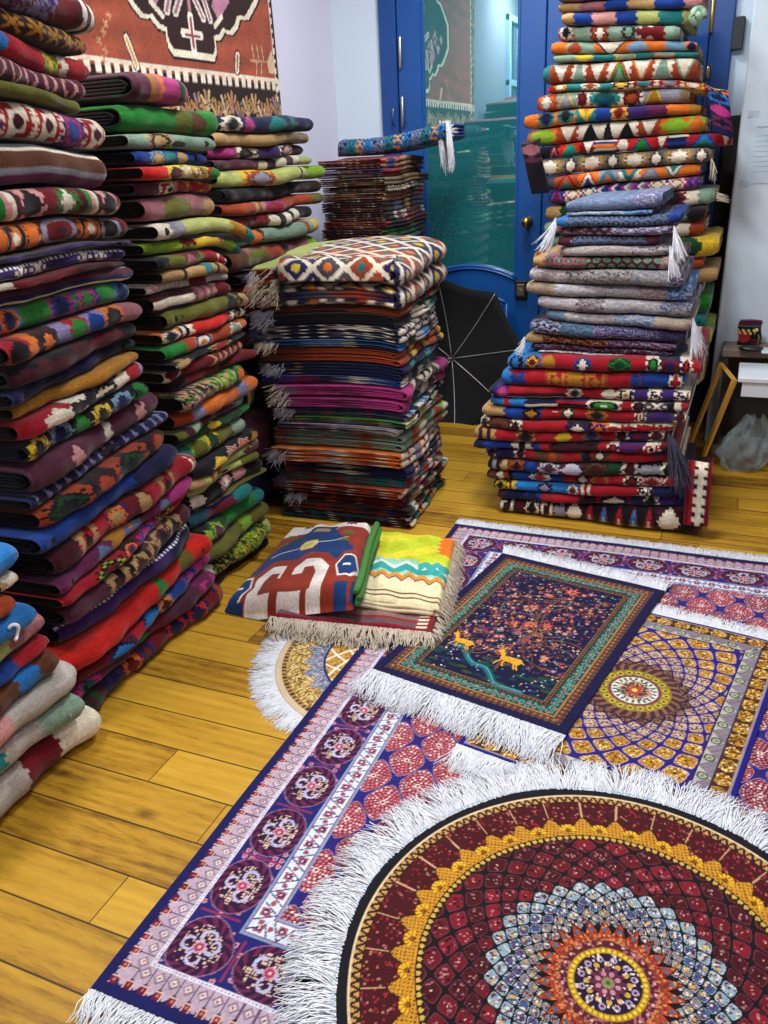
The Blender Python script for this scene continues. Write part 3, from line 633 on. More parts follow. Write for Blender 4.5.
BACK = '''
558 -10 703 -22 | S.q.0.8 S.b.0.6 D.bd.0.8 S.p.1 S.b.0.7 S.d.0.5 | pink and blue kilim
558 3 703 -8 | S.d.0.7 S.q.0.9 S.b.0.8 S.d.0.9 S.b.1 S.p.0.6 | tan, pink and blue kilim
562 14 690 6 | S.d.0.5 S.b.0.8 S.p.1 S.b.0.9 S.x.0.9 S.t.1 S.x.0.3 | royal blue kilim with cream and teal steps
558 27 680 25 | D.Owk.0.8 S.s.0.9 D.ROw.0.9 S.s.0.6 D.eGs.0.8 N.wR.0.8 S.R.0.6 S.s.0.7 | brick red kilim with sage and white blocks
551 43 697 40 | S.o.0.7 D.sO.0.7 S.s.0.5 V.onww.1.3 D.oz.1 S.o.0.7 S.z.0.8 D.on.0.4 | apricot kilim with white pointed triangle
553 58 699 49 | S.s.0.8 D.sy.0.7 S.t.0.8 D.ys.0.7 S.t.0.7 D.os.0.7 S.t.0.8 | thin teal and yellow kilim
544 66 698 55 | S.t.0.3 x1 V.OOww.1 T.wsss.0.6 V.OOww.1 T.wZgs.1 V.Ooww.1 T.wsss.0.8 V.Osww.1 | white triangle kilim in rust and sage
547 87 712 77 | S.Z.0.3 D.Oyw.0.5 S.t.0.6 D.swO.0.8 S.t.0.5 D.wRy.0.8 D.wrt.1 D.wZe.1 D.yow.0.8 S.Z.0.3 | stepped multicolour kilim whose end hangs down
538 94 690 89 | D.Zow.0.8 T.sye.0.9 D.wRR.0.5 D.wtT.1.4 D.wRO.0.9 T.eyM.0.9 S.e.0.6 S.D.0.4 | kilim with teal and yellow figures
524 113 701 103 | S.o.0.5 D.otn.0.8 D.otk.0.8 V.tyyo.0.8 S.b.0.6 D.yoR.0.6 S.u.0.8 S.i.0.7 S.o.0.8 S.M.0.4 | thin orange and purple kilim
527 130 706 112 | D.ol.1.3 V.OOww.0.9 T.wwkk.1 T.wkkn.0.5 T.wwkk.1 V.OOww.0.9 D.ol.1.1 D.lo.0.6 | white and navy triangle kilim with lime ends
538 146 732 131 | S.k.0.4 T.kRqR.0.5 T.Zgtt.0.9 V.RRww.0.6 B.wbowb.0.9 D.rw.0.5 T.ZbggB.1 V.rrww.0.5 B.wnbn.0.8 T.rbBg.1.2 V.rrww.0.4 | blue and red triangle kilim
537 158 711 148 | x4 D.Ddww.1 D.DEw.0.6 | tan and cream diamond kilim
543 176 700 164 | S.E.0.4 T.OROt.0.9 T.oZwb.0.7 T.etfo.0.7 V.wtto.0.7 T.ofee.0.8 V.otwt.0.7 T.ooo.0.5 | orange and teal zigzag kilim
549 190 700 177 | T.bPii.0.6 D.PwOw.0.7 D.bwGw.0.6 Z.uPwb.1 Z.Pbwv.1 D.bwOw.0.7 D.PwOw.0.7 Z.uPb.0.5 | lilac and blue zigzag kilim
545 206 715 189 | S.d.0.5 S.G.0.5 S.s.1 D.yk.1.4 S.k.0.4 D.wRk.0.9 S.w.0.3 S.s.0.5 | yellow and black kilim with pale green end
545 222 705 207 | S.s.0.4 S.O.0.5 S.a.1 D.aO.0.8 S.q.0.4 S.s.0.5 S.k.0.4 | grey rose kilim with black end
545 236 704 221 | S.s.1 S.c.1 D.yG.0.6 D.dg.0.5 S.w.0.4 S.O.0.3 | brown kilim with yellow figures
533 250 719 237 | D.dOG.0.8 S.c.1 S.k.1 S.y.0.4 D.yG.1 D.yG.1 S.y.0.4 | bright yellow kilim with green diamonds
545 275 703 257 | S.s.1 S.C.1 B.kO.1 S.O.0.8 | rust red kilim
540 288 718 266 | S.O.0.6 S.d.3 | plain camel coloured rug
545 300 703 282 | S.s.1 D.sw.1 S.E.0.8 S.x.0.6 S.e.0.4 | sage and cream kilim
545 312 711 293 | S.s.1 S.t.1 S.g.1 D.gd.0.5 S.g.0.4 | green kilim with tan stripe
545 330 706 310 | S.C.1 S.t.1 D.to.0.6 S.t.0.4 | teal kilim with orange figure
545 345 712 325 | S.n.1 S.l.0.5 S.s.0.5 D.ly.0.6 | lime green kilim
545 360 706 342 | S.R.1 D.Gw.0.8 D.gw.0.5 D.wr.0.4 | green and white kilim
545 400 688 385 | S.c.1 S.k.1 | olive kilim behind the red stack
545 440 684 425 | S.k.1 S.C.1 | dark kilim behind the red stack
'''
DYE_AND_SHADE[0] = 0.85
bo = front_stack(BACK, 3.74, 'the tall back stack', 'rugs in the tall back stack', 17, .44, .002, 'folded_kilim', 'kilim', droops={7: (0, .02)})

DYE_AND_SHADE[0] = .85
# ---- hanging ends and fringes of single rugs
def loc(o, p):
    """room point -> the rug's own axes (unscaled, turned about z only)"""
    d = np.array(p, float)-np.array(o.location); c, s = math.cos(-o.rotation_euler.z), math.sin(-o.rotation_euler.z)
    return np.array([d[0]*c-d[1]*s, d[0]*s+d[1]*c, d[2]])
o = bo[7]
p1, p2 = loc(o, on_b((702, 80), 3.735)), loc(o, on_b((736, 97), 3.735)); pm = loc(o, on_b((711, 132), 3.735))
flap(o, 'hanging_end', [p1+np.array([0, .03, -.01]), p1+np.array([.02, -.012, -.02]), pm+np.array([.01, -.016, 0])], (.93, 0, -.36), .085, 'D.ony.1 D.nBn.0.8 D.nP.0.8 D.NiN.0.8 S.n.0.4', 3, label='navy hanging end with turquoise and pink steps')
o = bo[11]
p1 = loc(o, on_b((521, 141), 3.735)); pm = loc(o, on_b((533, 194), 3.735))
flap(o, 'hanging_end', [p1+np.array([.01, .03, .0]), p1+np.array([0, -.012, -.01]), pm+np.array([0, -.016, 0])], (1, 0, .05), .075, 'D.kQ.0.8 D.kq.0.8 D.kQ.0.5 S.k.2', 4, label='black hanging end with rose diamonds')
rg = np.random.RandomState(5)
def fr(o, p0, p1, dirs, n, ln, mat, r=.0018, jz=.004, curl=.4, seed=0):
    a, b = loc(o, p0), loc(o, p1); rr = np.random.RandomState(seed+9); rts = []
    c, s = math.cos(-o.rotation_euler.z), math.sin(-o.rotation_euler.z); dv = np.array([dirs[0]*c-dirs[1]*s, dirs[0]*s+dirs[1]*c, dirs[2]])
    for i in range(n):
        rts.append((a+(b-a)*rr.rand()+(rr.rand(3)-.5)*jz, dv+(rr.rand(3)-.5)*.5, ln*(.6+.5*rr.rand())))
    strands('fringe', rts, mat, o, r=r, seed=seed, curl=curl)
def frb(o, q0, q1, b, dirs, n, ln, mat, **k): fr(o, on_b(q0, b), on_b(q1, b), dirs, n, ln, mat, **k)
frb(gr[2], (556, 218), (556, 227), 3.02, (-.3, -.3, -1), 170, .10, YARN_W, seed=1, r=.0012)
frb(gr[3], (674, 226), (674, 233), 3.02, (.3, -.1, -1), 190, .10, YARN_W, seed=2, r=.0012)
frb(gr[5], (670, 246), (670, 254), 3.02, (.3, -.2, -1), 170, .09, YARN_W, seed=3, r=.0012)
frb(gr[12], (525, 337), (525, 345), 3.02, (-.4, -.3, -1), 50, .06, YARN_W, seed=4)
frb(gr[10], (693, 318), (693, 328), 3.02, (.25, .1, -1), 170, .11, YARN_W, seed=8, r=.0012)
frb(ro[6], (668, 434), (676, 441), 2.96, (.35, -.25, -1), 120, .19, YARN_D, r=.0022, seed=5, curl=.2)
frb(bo[12], (712, 158), (714, 164), 3.73, (.2, 0, -1), 14, .07, YARN_C, seed=6)
frb(bo[15], (716, 192), (717, 200), 3.73, (1, 0, -.3), 30, .05, YARN_C, seed=7)
frb(ro[13], (704, 515), (704, 530), 3.2, (1, .3, -.4), 40, .05, YARN_C, seed=12)
# the red stack's lowest rug shows a striped end at its right side
o = ro[12]; P_ = lambda x, y, d=0.: loc(o, on_b((x, y), 2.945+d))
q0, q1, q2 = P_(688, 461, .03), P_(687, 470), P_(683, 524)
flap(o, 'turned_back_end', [q0, q1, q2], P_(705, 463)-P_(690, 462), .085, 'x7 B.rRwwwrRr.1 B.rRkwkrRr.0.7', 8, label='turned back end with cream barred stripe')
# green rolled end at the top of the back stack
o = bo[2]; ctr = on_b((697, 17), 3.74); mb = MB()
q = loc(o, ctr)
mb.tube([(q[0]+(.028-.0018*i)*math.cos(i*.62), -.0+.012*math.sin(i), q[2]+(.034-.0021*i)*math.sin(i*.62)) for i in range(14)], [.012]*14, 8)
mb.build('rolled_end', plain('green_white_wool', '8fae94', .95, noise=.5, scale=90), o, True)['label'] = 'green and white rolled end'
# silk rug laid over the door-side stack, its white fringe hanging
aL, aR = on_b((338, 158), 3.80), on_b((449, 146), 3.80)
w = aR[0]-aL[0]; zt = fo[0].location.z+fo[0].dimensions.z+.002
o = folded('folded_silk_rug', 'x3 P.nfz.1 P.ntB.1 P.udf.0.7 P.nBz.1', 'S.W.1 S.b.2', w, .078, .22, 901, 2, 1, lambda x, y, z: .035*(x/w)**1.3-.010*np.sin(x*8), nt=20, mat=SILK)
o.location = (aL[0], 3.80, zt); tag(o, "blue scalloped silk rug laid over the door-side stack, its white fringe hanging", 'rug')
rts = [((w-.012+.02*rg.rand()-(.05 if i % 2 else 0), .02+.16*rg.rand()*(i % 2)-.006*(1-i % 2)-.018*(1-i % 2), (.07+.03)*rg.rand()+.03), (.10+.1*rg.rand(), -.12, -1), .10+.04*rg.rand()) for i in range(230)]
strands('fringe', rts, YARN_W, o, r=.002, seed=33, curl=.12)
# ------------------------------------------------------------------ rugs spread on the floor: knots computed on a grid, silk pile material
class Ras:
    def __init__(s, w, h, q, c):
        s.w, s.h, s.q = w, h, q; s.nx, s.ny = int(w/q), int(h/q)
        x = (np.arange(s.nx)+.5)*w/s.nx; y = (np.arange(s.ny)+.5)*h/s.ny
        s.X, s.Y = np.meshgrid(x, y); s.I = np.empty((s.ny, s.nx, 3)); s.I[:] = PAL[c] if isinstance(c, str) else c
    def put(s, mk, c): s.I[mk] = PAL[c] if isinstance(c, str) else c
    def win(s, x0, x1, y0, y1):
        i0, i1 = max(0, int(x0/s.w*s.nx)-1), min(s.nx, int(x1/s.w*s.nx)+2); j0, j1 = max(0, int(y0/s.h*s.ny)-1), min(s.ny, int(y1/s.h*s.ny)+2)
        return (slice(j0, max(j0, j1)), slice(i0, max(i0, i1)))
    def disc(s, x, y, r, c, ry=None, ang=0., petals=0, pd=.3):
        R = max(r, ry or r)*1.1; W = s.win(x-R, x+R, y-R, y+R); dx, dy = s.X[W]-x, s.Y[W]-y; ca, sa = math.cos(ang), math.sin(ang)
        u, v = dx*ca+dy*sa, -dx*sa+dy*ca; d = np.hypot(u/r, v/(ry or r))
        lim = 1. if not petals else 1-pd+pd*np.cos(petals*np.arctan2(v, u)+ang)
        s.I[W][d < lim] = PAL[c] if isinstance(c, str) else c
    def line(s, pts, t, c):
        for (x0, y0), (x1, y1) in zip(pts[:-1], pts[1:]):
            W = s.win(min(x0, x1)-t, max(x0, x1)+t, min(y0, y1)-t, max(y0, y1)+t); dx, dy = x1-x0, y1-y0; L2 = dx*dx+dy*dy+1e-12
            k = np.clip(((s.X[W]-x0)*dx+(s.Y[W]-y0)*dy)/L2, 0, 1)
            s.I[W][np.hypot(s.X[W]-x0-k*dx, s.Y[W]-y0-k*dy) < t/2] = PAL[c] if isinstance(c, str) else c
    def poly(s, pts, c):
        xs, ys = [p[0] for p in pts], [p[1] for p in pts]; W = s.win(min(xs), max(xs), min(ys), max(ys)); X, Y = s.X[W], s.Y[W]; ins = np.zeros(X.shape, bool)
        for (x0, y0), (x1, y1) in zip(pts, pts[1:]+pts[:1]):
            if y0 == y1: continue
            ins ^= ((y0 > Y) != (y1 > Y)) & (X < (x1-x0)*(Y-y0)/(y1-y0)+x0)
        s.I[W][ins] = PAL[c] if isinstance(c, str) else c
    def grain(s, a=.22, g=.003, sd=1.):
        s.I *= (1+a*(hsh(np.floor(s.X/g), np.floor(s.Y/g), sd)-.5)*2)[..., None]*(1+.06*np.sin(s.Y*70+2*np.sin(s.X*5)))[..., None]
        s.I = np.clip(s.I, 0, 1)
def slab(name, R, thick, mat, parent=None, zf=None):
    ny, nx = R.ny, R.nx; x = np.linspace(0, R.w, nx); y = np.linspace(0, R.h, ny); X, Y = np.meshgrid(x, y)
    Z = np.full(X.shape, thick)+(zf(X, Y) if zf is not None else 0)
    top = np.stack([X, Y, Z], -1).reshape(-1, 3); G = np.arange(nx*ny).reshape(ny, nx)
    F = [np.stack([G[:-1, :-1], G[:-1, 1:], G[1:, 1:], G[1:, :-1]], -1).reshape(-1, 4)]
    ring = np.concatenate([G[0, :-1], G[:-1, -1], G[-1, :0:-1], G[:0:-1, 0]]); n = len(ring); low = top[ring].copy(); low[:, 2] = 0.
    b = nx*ny+np.arange(n); F.append(np.stack([ring, b, np.roll(b, -1), np.roll(ring, -1)], -1))
    col = np.concatenate([R.I.reshape(-1, 3), R.I.reshape(-1, 3)[ring]])
    return mesh(name, np.concatenate([top, low]), np.concatenate(F), mat, parent, col)
def ogee(x, y, px, py, k=.35):
    w = y/py+k*np.sin(4*PI*y/py)/(2*PI); a, b = x/px+w, x/px-w; fa, fb = a-np.floor(a)-.5, b-np.floor(b)-.5
    e = .5-np.maximum(np.abs(fa), np.abs(fb)); lx, ly = (fa+fb)/2*px, (fa-fb)/2*py; return e, lx, ly, np.floor(a), np.floor(b)
H_ = lambda h: lin(h)**1.12
def fringe_row(parent, p0, p1, out, n, ln, z, seed, mat=YARN_W, clump=26, r=.0016, lift=.008, spread=.35):
    rg = np.random.RandomState(seed); a, b = np.array(p0, float), np.array(p1, float); o = np.array(out, float); side = (b-a)/np.linalg.norm(b-a); rts = []
    ph = rg.rand(4)*6
    for i in range(n):
        t = (i+rg.rand())/n; g = spread*(math.sin(t*clump+ph[0])*.5+math.sin(t*clump*2.3+ph[1])*.35)+.3*(rg.rand()-.5)
        rts.append(((a+(b-a)*t)+np.array([0, 0, z*(.4+.9*rg.rand())]), o+side*g+np.array([0, 0, -.01-.03*rg.rand()]), ln*(.75+.4*rg.rand())))
    return strands('fringe', rts, mat, parent, r=r, seed=seed, lift=lift, curl=.25, seg=4)

def purple_rug():
    W, L = 1.42, 2.11; R = Ras(W, L, .0028, 'n'); X, Y = R.X, R.Y
    dx, dy = np.minimum(X, W-X), np.minimum(Y, L-Y); d = np.minimum(dx, dy); t = np.where(dx < dy, Y, X+.03)
    R.put(d >= 0, H_('17195a'))
    # scalloped guard with small squares
    p = .031; s = (t/p) % 1-.5; sc = .034-.010*np.cos(s*2*PI); mk = (d > sc) & (d < .078); R.put(mk, H_('b9a6b4'))
    R.put(mk & (np.abs(d-.060)+np.abs(s)*p < .013), H_('8d7288')); R.put(mk & (np.abs(d-.060)+np.abs(s)*p < .008), H_('d9c9c4')); R.put(mk & (np.abs(d-.06)+np.abs(s)*p < .003), H_('7c3348'))
    R.put(mk & (np.abs(np.abs(s)-.5)*p < .0016), H_('6a5470'))
    s2 = (t/p+.5) % 1-.5; k2 = np.maximum(np.abs(s2)*p, np.abs(d-.030)); R.put(k2 < .0085, H_('e2b2a0')); R.put(k2 < .0062, H_('6e1830')); R.put(k2 < .0025, H_('c07a78'))
    mk = (d > .0755) & (d < .083); R.put(mk, H_('d8d2de')); R.put(mk & (np.abs(d-.0792) < .0016) & (np.sin(t/.004*PI) > 0), H_('7a8fa0'))
    # wide border
    mk = (d > .083) & (d < .193); R.put(mk, H_('23246c')); fl = (hsh(np.floor(t/.016), np.floor(d/.016)) < .45) & mk
    q1 = np.hypot((t % .016)-.008, (d % .016)-.008); R.put(fl & (q1 < .006), H_('c98f9c')); R.put(fl & (q1 < .0025), H_('7d2a4e'))
    pb = .152; tb = np.where(dx < dy, (Y-.083+.02)/pb, (X-.083+.02)/pb); u = (tb % 1-.5)*pb; v = d-.138
    r = np.hypot(u, v*1.22); mk &= r < .071; R.put(mk, H_('8c6a86')); R.put(mk & (r < .068), H_('34103a')); an = np.arctan2(v, u)
    R.put(mk & (r < .068) & (r > .050) & (np.sin(an*15+r*240) > .1), H_('6b2450'))
    R.put(mk & (r < .05) & (hsh(np.floor(u/.0065), np.floor(v/.0065)) < .5) & (np.hypot((u % .0065)-.0032, (v % .0065)-.0032) < .0026), H_('d7b9a8'))
    for (cx, cy, rr, a0) in ((-.022, .010, .019, .4), (.022, .010, .019, 2.2), (0, -.022, .017, 1.2)):
        q = np.hypot(u-cx, v-cy); aa = np.arctan2(v-cy, u-cx); R.put(mk & (np.abs(q-rr*(.75+.14*np.sin(aa+a0))) < .0034) & (np.cos(aa-a0) < .72), H_('b8b4d2'))
    q = np.hypot(u, v-.002); R.put(mk & (q < .013), H_('c9a0b0')); R.put(mk & (q < .010), H_('b03a5e')); R.put(mk & (q < .004), H_('ecc8c0'))
    mk2 = (d > .083) & (d < .193) & (np.abs(np.abs(tb % 1-.5)-.5) < .016) & (np.abs(v) < .045); R.put(mk2, H_('8d2f5a'))
    # light inner border with little palmettes
    mk = (d > .193) & (d < .249); R.put(mk, H_('cfdbe8')); dd = d-.221; s = (t/.046) % 1-.5; row = np.floor(t/.046) % 2; vv = dd*np.where(row > 0, 1, -1)
    tr = np.abs(s)*.046*1.05+vv*.62; R.put(mk & (np.abs(dd) < .022) & (tr < .0145), H_('2b3a78')); R.put(mk & (np.abs(dd) < .020) & (tr < .0105), H_('d9e4ee'))
    q = np.hypot(s*.046, dd+.004*np.where(row > 0, 1, -1)); R.put(mk & (q < .0115+.002*np.cos(np.arctan2(dd, s*.046)*6)), H_('b0606e')); R.put(mk & (q < .007), H_('2f2d62')); R.put(mk & (q < .003), H_('e8c2b8'))
    R.put(mk & (np.hypot((np.abs(s)-.5)*.046, dd) < .006), H_('a4505a')); R.put((np.abs(d-.196) < .0022) | (np.abs(d-.246) < .0022), H_('7f9cc0')); R.put((np.abs(d-.2005) < .0012) | (np.abs(d-.2425) < .0012), H_('9c4c58'))
    # field of ogee medallions
    mk = d > .249; e, lx, ly, ia, ib = ogee(X-W/2, Y-L/2, .112, .150, 0.); cell = np.abs(lx/.056)**1.42+np.abs(ly/.075)**1.42; hh = hsh(ia, ib); base = np.where((hh < .5)[..., None], H_('8a2034'), H_('6a142c'))
    R.put(mk, H_('2a2478')); R.put(mk & (cell < .71), H_('a88494')); k = mk & (cell < .66); R.I[k] = base[k]; rr = np.hypot(lx, ly*.85); aa = np.arctan2(ly, lx)
    nr = np.floor(rr/.0078); n_ = np.maximum(np.round((nr+.5)*5.2), 1); dots = np.hypot(((aa/(2*PI)*n_) % 1-.5)*(2*PI*np.maximum(rr, .004)/n_), (rr % .0078)-.0039) < .0030
    R.put(k & dots & (cell < .60), H_('c27c86')); R.put(k & dots & (hsh(nr, np.floor(aa*3), ia) < .3), H_('e2c8c4')); R.put(k & (rr < .0065), H_('efd8d0')); R.put(k & (rr < .0035), H_('7e1c3c'))
    R.grain(.16)
    o = slab('silk_rug', R, .005, SILK, zf=lambda x, y: .0015*np.sin(x*9+y*4)+.001*np.sin(y*15))
    o.location = (-.932, .700, .006); tag(o, 'large navy and plum silk rug with pale scalloped borders, under the smaller silk rugs', 'rug', 'silk rugs spread on the floor')
    fringe_row(o, (0, 0, 0), (W, 0, 0), (0, -1, 0), 1500, .062, .004, 41); fringe_row(o, (0, L, 0), (W, L, 0), (0, 1, 0), 1500, .06, .004, 42)
    return o
purple_rug()

def gold_rug():
    W, L = .62, .84; R = Ras(W, L, .0022, 'n'); X, Y = R.X, R.Y; x, y = X-W/2, Y-L/2; dx, dy = np.minimum(X, W-X), np.minimum(Y, L-Y); d = np.minimum(dx, dy+.006); t = np.where(dx < dy, y, x)
    R.put(d > -1, H_('1f1a70'))
    r = np.hypot(x, y); th = np.arctan2(y, x)
    N = 22; cc = N/(2*PI)*1.12; mm = cc*np.log(np.maximum(r, .02)/.09); a, b = N*th/(2*PI)+mm, N*th/(2*PI)-mm; fa, fb = a-np.floor(a)-.5, b-np.floor(b)-.5; cell = np.abs(fa+fb)**1.25+np.abs(fa-fb)**1.25; rc = .09*np.exp((np.floor(a)-np.floor(b))/2/cc)
    mk = d > .098; sp = hsh(np.floor(X/.0045), np.floor(Y/.0045)); gold = np.where((sp < .6)[..., None], H_('b98c2a'), H_('86581c')); gold = np.where((sp > .88)[..., None], H_('e6cf94'), gold)
    R.put(mk, H_('2a1c7c')); pale = np.where((sp < .6)[..., None], H_('c2aa88'), H_('6a4a5c')); brown = np.where((sp < .6)[..., None], H_('5a3a34'), H_('8a6a50'))
    R.put(mk & (cell < .70), H_('b89a98')); k = mk & (cell < .61); val = np.where((rc > .195)[..., None], gold, np.where((rc > .14)[..., None], pale, brown)); R.I[k] = val[k]; R.put(k & (cell < .06) & (rc > .195), H_('6a2a1c')); R.put(mk & (rc <= .14) & (cell >= .62), H_('3a1c34'))
    # centre
    k = mk & (r < .118); R.put(k, H_('4a2a34')); R.put(k & (np.sin(th*28+r*90) > .2), H_('86604c')); k = r < .094; R.put(k, H_('8c7c2a')); R.put(k & (np.hypot((th*20/(2*PI) % 1-.5)*.026, r-.080) < .010), H_('b9a638')); R.put(k & (np.hypot((th*20/(2*PI) % 1-.5)*.026, r-.080) < .004), H_('55401c'))
    k = r < .068; R.put(k, H_('7c3c56')); k = r < .060; R.put(k, H_('d9d6c8')); R.put(k & (np.sin(th*22) > .1) & (r < .057), H_('2c6a5c')); k = r < .046; R.put(k, H_('d7b8b0')); R.put(k & (sp < .4), H_('2f5c58')); k = r < .036; R.put(k, H_('22474a')); R.put(k & (sp < .35), H_('c98a5c')); R.put(r < .02*(1+.3*np.cos(th*6)), H_('b3482f')); R.put(r < .007, H_('e0c060'))
    # borders
    k = (d < .098) & (d > .058); R.put(k, H_('948a92')); R.put(k & (np.sin((t+d)/.003*PI) > .3), H_('6c6272')); s = (t/.07) % 1-.5; q = np.hypot(s*.07, d-.080); R.put(k & (np.abs(s)*.07+(.098-d)*.9 < .034), H_('b9b0a4')); R.put(k & (q < .0135), H_('1f5f6c')); R.put(k & (q < .009), H_('c9a864')); R.put(k & (q < .005), H_('2a9aa0'))
    R.put(np.abs(d-.098) < .0022, H_('2a2050'))
    k = (d < .058) & (d > .018); R.I[k] = gold[k]; s = (t/.052) % 1-.5; R.put(k & (np.abs(np.abs(s)-.5)*.052 < .0022+.008*np.abs(d-.038)/.02), H_('4a2b1c')); R.put(k & (sp < .16), H_('3a2210')); R.put(np.abs(d-.058) < .0018, H_('3a2a4c')); R.put(np.abs(d-.0165) < .0024, H_('9a8a90'))
    R.put(d < .014, H_('1c167c')); R.grain(.14)
    ang = -10*PI/180; o = slab('silk_rug', R, .005, SILK, zf=lambda X, Y: .001*np.sin(X*14+Y*9)); ca, sa = math.cos(ang), math.sin(ang)
    cx, cy = -.136, 1.905; o.location = (cx-(W/2*ca-L/2*sa), cy-(W/2*sa+L/2*ca), .0135); o.rotation_euler = (0, 0, ang)
    tag(o, 'small gold and violet silk rug with oval centre medallion, partly under the dark floral rug', 'rug', 'silk rugs spread on the floor')
    fringe_row(o, (0, 0, 0), (W, 0, 0), (0, -1, 0), 900, .085, .003, 43, lift=.003); fringe_row(o, (0, L, 0), (W, L, 0), (0, 1, 0), 900, .07, .002, 44, lift=.002)
gold_rug()

def floral_rug():
    W, L = .578, .835; R = Ras(W, L, .0019, 'N'); X, Y = R.X, R.Y; dx, dy = np.minimum(X, W-X), np.minimum(Y, L-Y); d = np.minimum(dx, dy); t = np.where(dx < dy, Y, X)
    R.put(d >= 0, H_('100e42')); rg = np.random.RandomState(77)
    k = (d > .030) & (d < .052); R.put(k, H_('4a2e2c')); q = np.hypot(((t/.018) % 1-.5)*.018, d-.041); R.put(k & (q < .0075), H_('80583c')); R.put(k & (q < .005), H_('4a1622')); R.put(k & (q < .0025), H_('c89468')); R.put((d > .026) & (d < .033) & (np.hypot(((t/.018) % 1-.5)*.018, d-.033) < .0075), H_('6a4838'))
    k = (d > .052) & (d < .088); R.put(k, H_('164a4a')); wv = .0075*np.sin(t/.038*2*PI); R.put(k & (np.abs(d-.070-wv) < .0024), H_('5c9484')); q = np.hypot(((t/.038) % 1-.5)*.038, d-.070-.009*np.sign(np.sin(t/.038*2*PI))); R.put(k & (np.hypot(((t/.019) % 1-.5)*.019, d-.070+wv*.9) < .0058), H_('b98a6c')); R.put(k & (np.hypot(((t/.019) % 1-.5)*.019, d-.070+wv*.9) < .0032), H_('2a3a7a')); R.put(k & (hsh(np.floor(X/.005), np.floor(Y/.005)) < .13), H_('3d9a86'))
    R.put(np.abs(d-.0525) < .0022, H_('a8783c')); k = (d > .086) & (d < .099); R.put(k, H_('3b2528')); R.put(k & (np.hypot(((t/.012) % 1-.5)*.012, d-.0925) < .004), H_('7c5836'))
    f = d > .099; R.put(f, H_('100e3c'))
    x0, x1, y0, y1 = .104, W-.104, .104, L-.104; cl = lambda p: (min(max(p[0], x0), x1), min(max(p[1], y0), y1))
    # ground, stream
    for i in range(46):
        R.disc(*cl((x0+rg.rand()*(x1-x0), y0+rg.rand()*.11)), .012+.01*rg.rand(), ['15403c', '20402a', '3c4a24', '0f3a4c'][rg.randint(4)] and H_(['15403c', '20402a', '3c4a24', '0f3a4c'][rg.randint(4)]), .006)
    st = [cl((x0+.04+i*.022, y0+.125-.013*i+.012*math.sin(i*1.3))) for i in range(13)]
    R.line(st, .022, H_('14505e')); R.line(st, .012, H_('22707a')); R.line([(p[0], p[1]+.004) for p in st], .003, H_('5aa09c'))
    # trunk and branches
    R.line([(W*.52, y0+.07), (W*.5, .30), (W*.55, .38), (W*.5, .5), (W*.53, .62)], .008, H_('7a4a34'))
    for i in range(34):
        a = rg.rand()*6.28; p = [W*.52+.03*(rg.rand()-.5), .24+.42*rg.rand()]; br = [tuple(p)]
        for j in range(7): a += (rg.rand()-.5)*1.1; p = list(cl((p[0]+.026*math.cos(a), p[1]+.026*math.sin(a)))); br.append(tuple(p))
        R.line(br, .0028, H_(['7a4a34', '96684a', '5c3a3a'][i % 3]))
    cols = ['a85448', '983a3c', 'b08070', '8a4650', 'a86a4c', '6a3c60', '4a5688', '96744c', '2f6458', 'b89880', '7a2834', '4a5830', '2c4478', '1c2450', '5a3a34', '283868']
    for i in range(1100):
        p = (x0+rg.rand()*(x1-x0), y0+.10+rg.rand()*(y1-y0-.10)); s = .0035+.0045*rg.rand()**2; R.disc(p[0], p[1], s, H_(cols[rg.randint(len(cols))]), s*(.5+.5*rg.rand()), rg.rand()*6, 5, .3)
    for i in range(110):
        p = (x0+rg.rand()*(x1-x0), y0+.12+rg.rand()*(y1-y0-.14)); s = .007+.006*rg.rand(); c = ['b4584a', 'a04048', 'c08878', '96506c', 'b87850'][rg.randint(5)]; R.disc(p[0], p[1], s, H_(c), None, rg.rand()*6, 5+i % 3, .28); R.disc(p[0], p[1], s*.4, H_('c8a080' if i % 2 else '7a1c30'))
    for (px, py, s) in ((W*.56, L*.82, .028), (W*.50, L*.52, .024), (W*.58, L*.54, .02), (W*.44, L*.64, .017), (W*.47, L*.75, .016), (W*.42, L*.5, .018)):
        R.disc(px, py, s, H_('b8503e'), None, s*90, 7, .3); R.disc(px, py, s*.62, H_('c87c62'), None, .3, 6, .3); R.disc(px, py, s*.25, H_('a83238'))
    for i in range(240):
        p = (x0+rg.rand()*(x1-x0), y0+rg.rand()*(y1-y0)); R.disc(p[0], p[1], .0022+.001*rg.rand(), H_(['e8d8b8', '58a890', 'd8a060', '8a98d0'][i % 4]))
    # two yellow deer-like animals by the stream
    def beast(cx, cy, s, fl):
        q = lambda L_: [(cx+fl*a*s, cy+b*s) for a, b in L_]; c = H_('dba52c')
        R.disc(cx, cy, .030*s, c, .013*s); R.disc(cx-fl*.02*s, cy-.002*s, .014*s, c, .015*s)
        R.line(q([(.022, .004), (.036, .026)]), .011*s, c); R.disc(cx+fl*.040*s, cy+.029*s, .010*s, c, .0055*s, -.5*fl); R.line(q([(.038, .034), (.032, .050)]), .003*s, c); R.line(q([(.041, .034), (.046, .050)]), .003*s, c)
        for a, b in ((.020, .034), (.012, .008), (-.018, -.026), (-.026, -.034)): R.line(q([(a, -.006), ((a+b)/2+.004, -.022), (b, -.036)]), .0045*s, c)
        R.line(q([(-.030, .004), (-.042, -.006)]), .004*s, c)
    beast(x0+.052, y0+.150, .95, -1); beast(x0+.215, y0+.128, 1.05, -1)
    R.put(np.abs(d-.100) < .0013, H_('9a7a48')); R.grain(.2)
